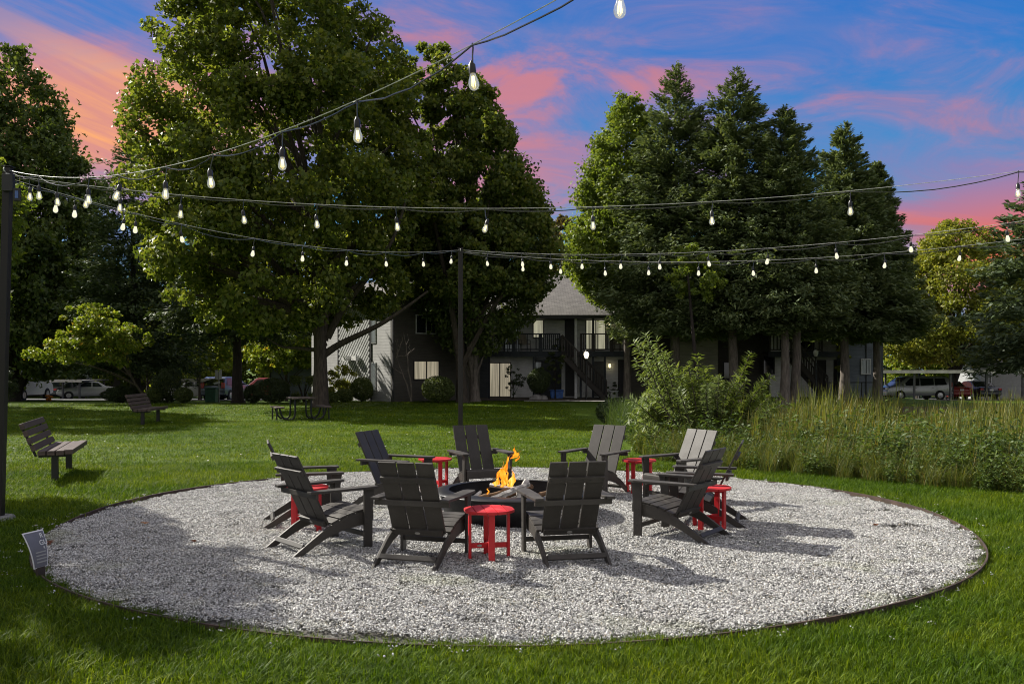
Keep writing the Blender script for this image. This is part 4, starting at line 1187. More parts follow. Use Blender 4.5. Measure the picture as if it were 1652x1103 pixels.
def make_tree(name, label, loc, r, R, z0, z1, prof, ncl, per, leaf, lw, lmat, bmat, r0, nlimb=14, group=None, extra=None, cat='tree', th=.82, fork=.3, lean=(0, 0), base=(0, 0), shift=0.0, **kw):
    o = thing(name, label, cat, loc, 0, group)
    P, A, N, L, Wd, C = broad_crown(r, R, z0, z1, prof, ncl, per, leaf, lw, **kw)
    P[:, 0] += shift; C[:, 0] += shift
    sel = C[r.choice(len(C), min(nlimb, len(C)), replace=False)]
    tb = trunk_mb(r, z0 + (z1 - z0) * th, r0, base=base, lean=lean, targets=sel, fork=fork)
    if extra: extra(tb)
    tb.build('trunk', bmat, o, smooth=True)
    link('crown', leaves_mesh('crown', P, A, N, L, Wd, lmat), o)
    return o
def conifer_mesh(r, R, z0, z1, nb, per, spray, wid, mat, droop=.25, power=.85, ragged=.22, lump=.15):
    lf = lumps(r)
    t = r.uniform(0, 1, nb) ** 1.25; a = r.uniform(0, 2 * PI, nb)
    L = R * (1 - t) ** power * (1 - ragged + ragged * 2 * r.uniform(0, 1, nb)) * (1 + lump * lf(a, t * 1.5)) + .12
    L *= np.where(t < .12, .72 + t * 2.3, 1.0) * np.where(r.uniform(0, 1, nb) < .10, 1.0 + .28 * r.uniform(0, 1, nb), 1.0)
    cnt = np.maximum(5, (per * (L / R) ** 1.1).astype(int))
    bi = np.repeat(np.arange(nb), cnt); n = len(bi)
    s = r.uniform(0, 1, n) ** .55
    h = np.stack([np.cos(a), np.sin(a), np.zeros(nb)], 1)[bi]
    side = np.stack([-np.sin(a), np.cos(a), np.zeros(nb)], 1)[bi]
    tl = t[bi]; Lb = L[bi]
    rise = (.55 * tl - .05)                               # upper branches climb, lower ones hang
    zz = z0 + (z1 - z0) * tl + Lb * s * rise - droop * Lb * s ** 2 + .14 * Lb * s ** 6
    P = h * (s * Lb)[:, None] + side * (r.normal(0, .125, n) * Lb * (.35 + s * (1.1 - s)))[:, None]
    P[:, 2] = zz + r.normal(0, .10, n) * (.4 + Lb * .25)
    A = h * 1.0 + side * r.normal(0, .7, n)[:, None] + np.array([0, 0, 1.0]) * (r.normal(-.15, .45, n) + tl * .7)[:, None]
    N = r.normal(0, .5, (n, 3)) + np.array([0, 0, .9]) + h * .4
    k = .65 + .35 * np.clip(Lb / R * 2, 0, 1)
    return leaves_mesh('crown', P, A, N, spray * r.uniform(.6, 1.4, n) * k, wid * r.uniform(.6, 1.3, n) * k, mat, fold=.1)
def make_conifer(name, label, loc, r, R, z0, z1, nb, per, spray, wid, lmat, bmat, r0, group=None, lean=(0, 0), stems=1, **kw):
    o = thing(name, label, 'tree', loc, 0, group)
    mb = trunk_mb(r, z1 * .94, r0, lean=lean, tip=.06)
    link('crown', conifer_mesh(r, R, z0, z1, nb, per, spray, wid, lmat, **kw), o)
    mb.build('trunk', bmat, o, smooth=True)
    return o

OVAL = [(0, .55), (.12, .85), (.3, 1.0), (.55, .95), (.78, .72), (.92, .42), (1, .12)]
EGG = [(0, .50), (.1, .86), (.25, 1.0), (.45, .90), (.65, .68), (.82, .42), (.94, .2), (1, .05)]
MAPLE = [(0, .45), (.08, .75), (.2, .95), (.38, 1.0), (.58, .92), (.76, .76), (.9, .50), (1, .18)]

# big maple in the middle of the lawn: forked trunk, one long low limb to the right
def maple_limbs(tb):
    P = lambda px, py, y=39.7: np.array([atx(px, y) - atx(517, 39.7), y - 39.7, atz(py, y)])
    for pts, r0 in (([P(519, 575), P(545, 556), P(580, 540, 39.3), P(620, 520, 39), P(650, 500, 38.7), P(690, 470, 38.4)], .17),
                    ([P(521, 560), P(500, 505), P(487, 470, 40.2), P(470, 420, 40.5), P(450, 340, 41), P(430, 250, 41.3)], .22),
                    ([P(522, 550), P(524, 500), P(522, 440, 39.5), P(530, 340, 39), P(520, 240, 39), P(500, 120, 39)], .21),
                    ([P(528, 545), P(548, 505), P(566, 480, 39), P(600, 440, 38.4), P(640, 380, 38), P(660, 300, 38)], .17),
                    ([P(516, 565), P(480, 562, 40.5), P(455, 560, 41), P(430, 545, 41.4)], .10)):
        pts = np.array(pts); u = np.linspace(0, 1, len(pts)); uu = np.linspace(0, 1, 14)
        cur = np.stack([np.interp(uu, u, pts[:, i]) for i in range(3)], 1)
        cur[1:-1] = (cur[:-2] + cur[1:-1] * 2 + cur[2:]) / 4
        tb.tube(cur, r0 * (1 - .75 * uu), 8)
X0 = atx(517, 39.7)
make_tree('maple_tree', 'huge spreading maple with a forked trunk and one long low limb, behind the picnic table',
          (X0, 39.7, 0), R_(11), 6.35, 3.4, 20.6, MAPLE, 580, 235, .215, .17, 'maple_leaf', 'bark', .33, nlimb=34, extra=maple_limbs,
          rc=.13, lump=.22, off=(0, .0), fork=.34, th=.8, inner=.38, shift=atx(455, 39.7) - X0)
make_tree('maple_tree', 'tall maple behind the middle light pole, right of the huge forked maple',
          (atx(746, 44.6), 44.6, 0), R_(12), 4.15, 5.2, 17.6, [(0, .8), (.25, 1), (.5, .94), (.68, .82), (.82, .60), (.93, .34), (1, .14)], 420, 190, .21, .17, 'maple_leaf_far', 'bark', .26,
          nlimb=18, rc=.14, lump=.30, off=(-1.6, 0), fork=.22)
make_tree('hornbeam_tree', 'dark rounded hornbeam with a dense fanned crown over the white patio door',
          (atx(766, 45.9), 45.9, 0), R_(13), 3.75, 2.5, 13.2, [(0, .25), (.1, .62), (.28, .95), (.45, 1), (.62, .95), (.8, .78), (.92, .5), (1, .15)], 420, 120, .20, .14, 'hornbeam_dark', 'bark_grey', .24,
          nlimb=26, rc=.15, flat=.6, elong=.5, lump=.2, fork=.12, th=.7, base=(0, 0), off=(.5, 0))
make_tree('hornbeam_tree', 'broad dark hornbeam at the left, sloping crown against the orange sky',
          (atx(24, 60), 60, float(gz(-27, 60))), R_(14), 6.1, 2.0, 23.2, EGG, 760, 140, .32, .22, 'hornbeam_dark', 'bark_dark', .3,
          nlimb=40, rc=.13, flat=.6, elong=.6, lump=.2, fork=.06, th=.8)
make_tree('yellow_green_tree', 'sunlit yellow-green tree cut off by the left edge of the view, behind the lamp pole',
          (-27.6, 37.5, 0), R_(15), 6.0, 2.2, 15.8, OVAL, 460, 170, .25, .17, 'hornbeam_light', 'bark', .22, nlimb=18, rc=.14, lump=.22)
make_tree('small_bright_tree', 'low bright yellow-green tree in front of the parked silver car at the left',
          (atx(150, 44), 44, 0), R_(16), 2.2, 2.0, 4.6, [(0, .7), (.3, 1), (.6, .8), (1, .35)], 120, 80, .19, .14, 'bright_leaf', 'bark', .07, nlimb=10, rc=.19, lump=.75, inner=.1, base=(2.2, 1.2), lean=(-2.2, -1.0))
for px, Y, s_, lab in ((322, 63, 44, 'bright sunlit small tree behind the sign post at the left'), (462, 61, 45, 'bright sunlit small tree above the grey shed'), (238, 67, 46, 'bright sunlit small tree between the silver car and the conical shrub')):
    x_ = atx(px, Y)
    make_tree('small_bright_tree', lab, (x_, Y, float(gz(x_, Y))), R_(s_), 2.9, 2.2, 6.0, [(0, .7), (.3, 1), (.6, .8), (1, .35)], 120, 70, .26, .19, 'bright_leaf', 'bark', .10, nlimb=10, rc=.2, lump=.6, inner=.1)
# conifers on the left
make_conifer('spruce_tree', 'dark pointed spruce between the broad hornbeam and the huge maple',
             (atx(218, 52), 52, float(gz(-21, 52))), R_(17), 4.2, 2.2, 16.3, 620, 105, .28, .105, 'conifer_dark', 'bark_dark', .30, droop=.32, ragged=.35)
make_conifer('spruce_tree', 'dark low-branched spruce with a straight bare trunk, just left of the huge maple',
             (atx(384, 48), 48, float(gz(-14.4, 48))), R_(18), 3.5, 3.9, 12.5, 460, 105, .28, .105, 'conifer_dark', 'bark_dark', .30, droop=.38, power=.7, ragged=.3)
# right-hand group
make_tree('hornbeam_tree', 'bright green upright hornbeam at the left end of the row of tall cedars',
          (atx(1012, 48.5), 48.5, 0), R_(19), 3.25, 4.9, 16.2, [(0, .35), (.08, .75), (.2, .98), (.45, .90), (.65, .68), (.82, .42), (.94, .2), (1, .05)], 700, 155, .18, .13, 'hornbeam_light', 'bark_grey', .2, nlimb=20, rc=.14, elong=.6, flat=.6, lump=.14, th=.85)
for i, (px, Y, py, R, zb, lab, sd_) in enumerate((
        (1090, 46, 112, 3.7, 3.7, 'tallest dark cedar of the row, next to the bright green hornbeam', 21),
        (1187, 44, 118, 3.5, 3.8, 'tall dark cedar in the middle of the row, right of the tallest one', 22),
        (1266, 42.5, 182, 2.9, 3.9, 'dark cedar with a narrow top and pale trunk, before the railed outside stairs', 23),
        (1362, 46, 207, 2.9, 3.5, 'dark cedar near the right end of the row, standing a little apart', 24),
        (1415, 47.5, 270, 2.3, 3.3, 'shorter dark cedar at the right end of the row, by the corner of the building', 25))):
    make_conifer('cedar_tree', lab, (atx(px, Y), Y, 0), R_(sd_), R, zb, atz(py, Y) + .25, 780, 150, .28, .095, 'conifer', 'bark_grey', .24 + .03 * (i % 2),
                 group='dark cedars in front of the building', droop=.20, power=.76, ragged=.36, lump=.2)
o = thing('slender_tree', 'slender leaning dark trunk rising into the cedars from behind the willow bush', 'tree', (atx(1130, 41), 41, 0))
trunk_mb(R_(31), 6.0, .12, lean=(-.6, 0), tip=.4).build('trunk', 'bark_dark', o, smooth=True)
P, A, N, L, Wd, C = broad_crown(R_(32), 1.3, 4.6, 7.2, OVAL, 40, 80, .17, .12, rc=.24, off=(-.5, 0))
link('crown', leaves_mesh('crown', P, A, N, L, Wd, 'hornbeam_light'), o)
o = thing('slender_tree', 'second pale bare trunk beside the narrow-topped cedar before the railed stairs', 'tree', (atx(1281, 43.2), 43.2, 0))
trunk_mb(R_(33), 7.0, .25, lean=(.3, 0), tip=.5).build('trunk', 'bark_grey', o, smooth=True)
make_tree('yellow_green_tree', 'yellow-green spreading tree behind the right-hand carport',
          (atx(1540, 71), 71, float(gz(30, 71))), R_(26), 6.3, 3.0, 13.6, [(0, .7), (.15, .95), (.4, 1), (.65, .85), (.85, .5), (1, .12)], 520, 170, .25, .18, 'yellow_leaf', 'bark', .28, nlimb=24, rc=.15, lump=.3, fork=.22)
make_conifer('deodar_tree', 'blue-green drooping cedar cut off by the right edge of the view',
             (atx(1676, 40), 40, 0), R_(27), 3.0, 2.0, 9.9, 300, 70, .36, .12, 'cedar_leaf', 'bark', .2, droop=.28, ragged=.4, power=.55)
make_tree('brown_tree', 'brownish-green tree behind the shingled roof, in the gap between hornbeams',
          (atx(912, 78), 78, -.9), R_(28), 3.4, 5, 15.3, [(0, .9), (.4, 1), (.7, .75), (.9, .4), (1, .15)], 170, 110, .32, .24, 'brown_leaf', 'bark', .3, nlimb=14, rc=.17, lump=.3)
# the tree whose shadow reaches the left of the gravel, just out of view
make_tree('shade_tree', 'tree just beyond the left edge of the view that shades the left of the gravel', (-13.8, 13.5, 0), R_(29), 3.1, 3.7, 10.2,
          OVAL, 300, 130, .20, .15, 'maple_leaf', 'bark', .2, nlimb=12, rc=.16, lump=.3)
# trees far behind, each a copy of one of three
protos = []
for nm, lm, s_ in (('distant_tree', 'maple_leaf_far', 41), ('distant_tree', 'hornbeam_dark', 42), ('distant_tree', 'bright_leaf', 43)):
    protos.append((lm, s_))
far = [(-60, 92, 1.05, 0, 'far tree at the left edge behind the hornbeam'), (40, 86, .8, 2, 'far yellow-green tree above the white van'),
       (120, 100, 1.0, 1, 'far dark tree above the silver car'), (205, 92, .95, 0, 'far tree behind the dark spruce trunk'),
       (275, 84, .62, 2, 'far yellow-green tree above the left carport roof'), (335, 90, .66, 2, 'far yellow-green tree behind the sign post'),
       (300, 108, 1.1, 1, 'tall far dark tree behind the left carport'), (420, 96, .85, 0, 'far tree above the red car'),
       (470, 88, .7, 2, 'far bright tree behind the grey shed'), (560, 105, 1.1, 1, 'far dark tree behind the panelled gable wall'),
       (1415, 98, .62, 1, 'far dark tree past the right corner of the building'), (1480, 92, .55, 2, 'far yellow-green tree left of the spreading one at the right'),
       (1625, 96, .62, 0, 'far tree behind the right-hand garage'), (1700, 88, .75, 1, 'far dark tree at the right edge')]
made = {}
for i, (px, Y, s, k, lab) in enumerate(far):
    loc = (atx(px, Y), Y, float(gz(atx(px, Y), Y)))
    if k not in made:
        lm, s_ = protos[k]
        made[k] = make_tree('distant_tree', lab, loc, R_(s_), 5.6, 1.2, 14.5, OVAL, 210, 110, .42, .32, lm, 'bark', .28, nlimb=14, rc=.17, lump=.3, group='distant trees beyond the car parks')
        made[k].scale = (s, s, s)
    else:
        dup(made[k], loc, i * 1.3, lab, s)

# ------------------------------------------------------------------ reed bed, bush, shrubs
r = R_(91)
RK = [blades_mesh('reed_tuft', 13, .16, .75, 1.35, .027, .15, 'reed_blade', r, segs=5) for _ in range(4)] + \
     [blades_mesh('reed_tuft', 10, .18, .55, 1.15, .020, .50, 'reed_blade', r, segs=6) for _ in range(3)]
TK = [blades_mesh('grass_clump', 75, .20, .30, .72, .009, .55, 'tall_grass', r, segs=5) for _ in range(4)]
def weed_mesh(r, n, h, spread, leaf, mat='weed_leaf'):
    k = 7; P, A, N = [], [], []
    for i in range(k):
        a = r.uniform(0, 6.28); hh_ = h * r.uniform(.6, 1.1); q = spread * r.uniform(.2, 1)
        m_ = n // k; t_ = r.uniform(.08, 1, m_)
        p = np.stack([q * np.cos(a) * t_ ** .7, q * np.sin(a) * t_ ** .7, hh_ * t_], 1) + r.normal(0, .05, (m_, 3))
        P.append(p); d = r.normal(0, 1, (m_, 3)); d[:, 2] = d[:, 2] * .4 - .1; A.append(d)
        N.append(r.normal(0, .4, (m_, 3)) + np.array([0, 0, 1]))
    P = np.concatenate(P); P[:, 2] = np.maximum(P[:, 2], .02)
    return leaves_mesh('weed', P, np.concatenate(A), np.concatenate(N), leaf * r.uniform(.6, 1.3, len(P)), leaf * .42 * r.uniform(.7, 1.2, len(P)), mat)
WK = [weed_mesh(r, 170, .62, .42, .085) for _ in range(4)]
def reed_pts(d0, d1, st, x0=1.5, x1=21, y1=34):
    X, Y = np.meshgrid(np.arange(x0, x1, st), np.arange(11, y1, st))
    P = np.stack([X.ravel(), Y.ravel()], 1) + r.uniform(-st * .5, st * .5, (X.size, 2))
    d = reed_depth(P[:, 0], P[:, 1])
    left = np.interp(P[:, 1], [15, 19, 24, 30, 40], [2.7, 2.6, 3.3, 4.2, 5.0])
    ok = (d > d0) & (d < d1) & (P[:, 0] > left) & in_view(P, 1.25)
    return P[ok], d[ok]
# low grass and weeds along the front
P1, d1 = reed_pts(.0, 3.4, .185)
keep = r.uniform(0, 1, len(P1)) < .9; P1, d1 = P1[keep], d1[keep]
dens = smoothstep(6.2, 7.6, P1[:, 0] + r.normal(0, .5, len(P1)))          # leafy weeds take over to the right
sel = r.uniform(0, 1, len(P1)) < (.24 + .66 * dens)
def z3(P): return np.stack([P[:, 0], P[:, 1], np.zeros(len(P))], 1)
A_ = P1[~sel]; s = r.uniform(.75, 1.2, len(A_)) * (.62 + .38 * smoothstep(0, 1.2, d1[~sel]))
gn_scatter('tall_grass', z3(A_), r.uniform(0, 6.28, len(A_)), np.stack([s, s, s * r.uniform(.8, 1.15, len(A_))], 1), r.integers(0, 4, len(A_)), TK,
           label='unmown tufted grass along the edge of the reed bed', cat='tall grass')
B_ = P1[sel]; s = r.uniform(.8, 1.3, len(B_)) * (.6 + .4 * smoothstep(0, 1.2, d1[sel]))
P2, d2 = reed_pts(1.6, 9, .62); k2 = r.uniform(0, 1, len(P2)) < .9; P2 = P2[k2]
B_ = np.concatenate([B_, P2]); s = np.concatenate([s, r.uniform(.9, 1.5, len(P2))])
gn_scatter('weeds', z3(B_), r.uniform(0, 6.28, len(B_)), s, r.integers(0, 4, len(B_)), WK, label='leafy weeds growing through the reed bed', cat='weeds')
P3_, d3 = reed_pts(1.7, 14, .225)
w = (P3_[:, 0] > 4.6 + r.normal(0, .4, len(P3_))); patch = np.sin(P3_[:, 0] * 1.4 + 1) * np.sin(P3_[:, 1] * .8) + r.normal(0, .6, len(P3_))
ok = w & (patch > -.75); P3_, d3, patch = P3_[ok], d3[ok], patch[ok]
s = r.uniform(.76, 1.10, len(P3_)) * (.78 + .16 * np.clip(patch, -.6, 1.4)) * (.85 + .15 * smoothstep(2, 4, d3))
s *= np.where(np.abs(P3_[:, 0] / P3_[:, 1] - .37) < .05, 1.16, 1.0)
gn_scatter('reeds', z3(P3_), r.uniform(0, 6.28, len(P3_)), np.stack([s * .9, s * .9, s], 1), np.where(r.uniform(0, 1, len(P3_)) < .6, r.integers(0, 4, len(P3_)), r.integers(4, 7, len(P3_))), RK,
           label='green and yellowing cattail reeds in the pond margin', cat='reeds')

# willow-leaved bush with arching shoots
def willow_bush(label, c, shoots, r, leaf=.15):
    o = thing('willow_bush', label, 'bush', (c[0], c[1], 0))
    mb = MB(); P, A, N = [], [], []
    for base, tip, arch, nl in shoots:
        base, tip = np.array(base, float), np.array(tip, float)
        u_ = np.linspace(0, 1, 12)[:, None]
        mid_ = base * .45 + tip * .55; mid_[2] = tip[2] * (.62 + arch)
        cur = (1 - u_) ** 2 * base + 2 * u_ * (1 - u_) * mid_ + u_ ** 2 * tip
        mb.tube(cur, .014 * (1 - .8 * u_[:, 0]) + .003, 5)
        s_ = r.uniform(.22, 1, nl) ** .8
        p = np.stack([np.interp(s_, u_[:, 0], cur[:, i]) for i in range(3)], 1)
        tg = np.stack([np.interp(s_, u_[:, 0], np.gradient(cur[:, i])) for i in range(3)], 1); tg = unit(tg)
        side = r.normal(0, 1, (nl, 3)); side = unit(side - tg * np.sum(side * tg, 1)[:, None])
        ax = side * .95 + tg * .55 + np.array([0, 0, -.22])
        P.append(p + unit(ax) * leaf * .5 + r.normal(0, .015, (nl, 3))); A.append(ax); N.append(np.cross(ax, np.cross(tg, ax)) * .6 + np.array([0, 0, .9]) + r.normal(0, .25, (nl, 3)))
    P, A, N = map(np.concatenate, (P, A, N)); n = len(P)
    link('foliage', leaves_mesh('foliage', P, A, N, leaf * r.uniform(.65, 1.25, n), leaf * .20 * r.uniform(.8, 1.2, n), 'willow_leaf', fold=.12), o, kind='stuff')
    mb.build('stems', 'bark', o, smooth=True)
wy = 19.6
wx = lambda px, y=wy: atx(px, y)
r = R_(92); sh = []
c0 = np.array([wx(1135), wy])
def S(px, py, dy=0, arch=.1, nl=110, bpx=None):
    y = wy + dy; b = (wx(bpx if bpx else 1135 + (px - 1135) * .35) - c0[0] + r.normal(0, .12), r.normal(0, .35) + dy * .4, 0)
    return (b, (atx(px, y) - c0[0], dy, atz(py, y)), arch, nl)
for px, py in ((1022, 552), (1040, 540), (1058, 548), (1075, 568), (1090, 590), (1052, 575), (1108, 585), (1126, 572), (1142, 590), (1150, 612), (1213, 566), (1205, 585), (1190, 605), (1232, 615), (1245, 606),
               (1222, 640), (1030, 602), (1048, 612), (1066, 620), (1170, 628), (1120, 612), (1098, 610), (1186, 640), (1060, 590), (1080, 600), (1035, 640), (1260, 640), (1034, 556), (1066, 575), (1100, 600), (1135, 596), (1160, 610), (1205, 612), (1026, 580), (1048, 596), (1236, 628), (1180, 618)):
    sh.append(S(px, py, r.normal(0, .45), .12, 100))
for k in range(125):
    px = r.uniform(1015, 1262); py = r.uniform(628, 730) - 30 * math.exp(-((px - 1120) / 70) ** 2)
    sh.append(S(px, py, r.normal(0, .7), .15, 75))
willow_bush('tall bush with long narrow leaves and arching shoots, left end of the reed bed', c0, sh, r, .165)
# tall dark grass left of the bush
r = R_(93)
n = 150; Px = np.stack([r.uniform(2.7, 4.6, n), r.uniform(20.5, 25, n)], 1)
DK = [blades_mesh('grass_clump', 60, .22, .5, 1.25, .012, .40, 'weed_leaf', r, segs=5) for _ in range(3)]
gn_scatter('tall_grass', z3(Px), r.uniform(0, 6.28, n), r.uniform(.7, 1.1, n), r.integers(0, 3, n), DK, label='tall dark green grass at the left end of the reed bed, behind the willow bush', cat='tall grass')

def shrub(name, label, loc, R, h, r, mat='shrub_leaf', leaf=.085, n=5200, box=0.0, z0=.05, cat='shrub', lumpy=.06, group=None):
    o = thing(name, label, cat, loc, 0, group)
    D = unit(r.normal(0, 1, (n, 3)))
    if box: D = np.sign(D) * np.abs(D) ** (1 - box); D /= np.max(np.abs(D), 1)[:, None] ** box
    if lumpy > .2:
        P, A, N, L, Wd, C = broad_crown(r, R, z0, z0 + h, [(0, .5), (.3, .95), (.6, 1), (.85, .7), (1, .3)], max(14, n // 50), 50, leaf, leaf * .6, rc=.24, lump=.4, inner=.2)
        link('foliage', leaves_mesh('foliage', P, A, N, L, Wd, mat), o, kind='stuff')
        trunk_mb(r, z0 + h * .6, .035, targets=C[:9], fork=.25, limb_r=.4).build('stems', 'bark_dark', o, smooth=True)
        return o
    lf = lumps(r); q = (1 - .34 * r.uniform(0, 1, n) ** 2) * (1 + lumpy * 2.5 * lf(np.arctan2(D[:, 1], D[:, 0]), D[:, 2]))
    P = D * q[:, None] * np.array([R, R, h / 2]); P[:, 2] += h / 2 + z0
    N = D + r.normal(0, .55, (n, 3)); A = r.normal(0, 1, (n, 3))
    link('foliage', leaves_mesh('foliage', P, A, N, leaf * r.uniform(.6, 1.3, n), leaf * .6 * r.uniform(.7, 1.2, n), mat), o, kind='stuff')
    mb = MB()
    for k in range(5):
        a = k * 1.3; mb.tube([(0, 0, -.05), (R * .25 * math.cos(a), R * .25 * math.sin(a), h * .4), (R * .6 * math.cos(a), R * .6 * math.sin(a), h * .75)], [.04, .03, .012], 6)
    mb.build('stems', 'bark_dark', o, smooth=True)
    return o
def shrub_px(name, label, px, ptop, pbase, wpx, seed, Y=None, **kw):
    Y = Y if Y else F * H / (pbase - YH)
    x = atx(px, Y); g = float(gz(x, Y))
    return shrub(name, label, (x, Y, g), wpx / 2 / F * Y, max(.35, atz(ptop, Y) - g), R_(seed), **kw)
shrub_px('clipped_shrub', 'round clipped light-topped shrub below the lit window of the dark wall', 707, 608, 648, 54, 101, Y=44.2)
shrub_px('clipped_shrub', 'round clipped shrub at the foot of the grey gable wall', 584, 610, 645, 37, 102, Y=46.5)
shrub_px('clipped_shrub', 'small low shrub between the round clipped one and the big maple trunk', 556, 628, 648, 28, 103, Y=45.5, n=2600)
shrub_px('clipped_shrub', 'lowest pale shrub just right of the big maple trunk', 535, 634, 648, 26, 104, Y=44.5, n=2600)
shrub_px('leafy_shrub', 'tall loose yellow-green shrub in front of the diagonal panel', 553, 585, 645, 48, 105, Y=47.6, lumpy=.22, leaf=.13, n=2600, mat='yellow_leaf')
shrub_px('box_hedge', 'square clipped hedge between the dark shrub and the big maple trunk', 490, 608, 640, 36, 106, Y=47, box=.75)
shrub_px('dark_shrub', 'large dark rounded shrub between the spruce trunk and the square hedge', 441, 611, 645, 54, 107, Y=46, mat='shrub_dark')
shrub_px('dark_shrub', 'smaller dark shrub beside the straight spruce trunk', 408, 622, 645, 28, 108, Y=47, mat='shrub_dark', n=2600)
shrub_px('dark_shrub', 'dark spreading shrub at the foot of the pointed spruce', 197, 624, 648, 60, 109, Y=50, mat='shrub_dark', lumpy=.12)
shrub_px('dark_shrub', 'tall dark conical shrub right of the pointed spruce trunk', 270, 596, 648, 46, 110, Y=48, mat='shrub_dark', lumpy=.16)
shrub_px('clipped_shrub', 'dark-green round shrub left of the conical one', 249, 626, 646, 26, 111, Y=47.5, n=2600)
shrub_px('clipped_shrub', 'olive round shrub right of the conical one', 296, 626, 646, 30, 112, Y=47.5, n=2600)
shrub_px('round_topiary', 'round dark topiary ball in front of the stairs', 869, 604, 646, 37, 113, Y=48.6, mat='shrub_dark', z0=.35)
shrub_px('leafy_shrub', 'thin leaning shrub in front of the sliding patio door', 828, 596, 643, 38, 114, Y=49.5, lumpy=.28, leaf=.10, n=1100, z0=.25, mat='shrub_dark')
shrub_px('leafy_shrub', 'small leafy tree with a slender stem left of the outside stairs', 896, 572, 640, 40, 115, Y=50.2, lumpy=.22, leaf=.12, n=1700, z0=.9, mat='shrub_leaf')
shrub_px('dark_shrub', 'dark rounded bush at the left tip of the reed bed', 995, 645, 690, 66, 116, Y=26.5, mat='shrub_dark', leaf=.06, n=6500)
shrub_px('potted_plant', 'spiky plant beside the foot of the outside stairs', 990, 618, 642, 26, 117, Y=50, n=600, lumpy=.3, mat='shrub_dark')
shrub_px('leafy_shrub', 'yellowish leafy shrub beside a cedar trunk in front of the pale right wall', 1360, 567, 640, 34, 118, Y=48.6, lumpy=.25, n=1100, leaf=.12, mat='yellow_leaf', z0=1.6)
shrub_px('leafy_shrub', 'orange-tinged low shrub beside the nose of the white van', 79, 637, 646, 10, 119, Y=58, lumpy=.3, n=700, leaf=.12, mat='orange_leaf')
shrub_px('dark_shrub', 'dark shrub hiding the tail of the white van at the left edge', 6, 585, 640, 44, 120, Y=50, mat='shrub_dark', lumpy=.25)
# leafless shrub in front of the dark wall
o = thing('bare_shrub', 'leafless shrub with crooked pale stems in front of the dark wall', 'shrub', (atx(662, 44.3), 44.3, 0))
mb = MB(); r = R_(121)
Pp = lambda px, py: np.array([atx(px, 44.3) - atx(662, 44.3) + 0, r.normal(0, .08), atz(py, 44.3)])
def tw(pts, r0):
    pts = np.array([Pp(*p) for p in pts]); u_ = np.linspace(0, 1, len(pts)); uu = np.linspace(0, 1, 10)
    mb.tube(np.stack([np.interp(uu, u_, pts[:, i]) for i in range(3)], 1) + r.normal(0, .012, (10, 3)), r0 * (1 - .7 * uu), 5)
for pts, r0 in (([(663, 647), (657, 620), (645, 590), (640, 575)], .045), ([(663, 647), (664, 625), (660, 600), (657, 575), (655, 555), (652, 540)], .05), ([(640, 575), (645, 560), (648, 550), (652, 536)], .03),
                ([(640, 575), (655, 573), (663, 566), (668, 562)], .028), ([(657, 575), (662, 568), (669, 563)], .024), ([(640, 577), (641, 560), (640, 545)], .022), ([(650, 602), (641, 598), (633, 592), (623, 592)], .02),
                ([(655, 556), (659, 548), (657, 538)], .018), ([(645, 560), (640, 553), (637, 548)], .016), ([(663, 566), (659, 560), (662, 553)], .016)):
    tw(pts, r0)
mb.build('stems', 'bark_grey', o, smooth=True)

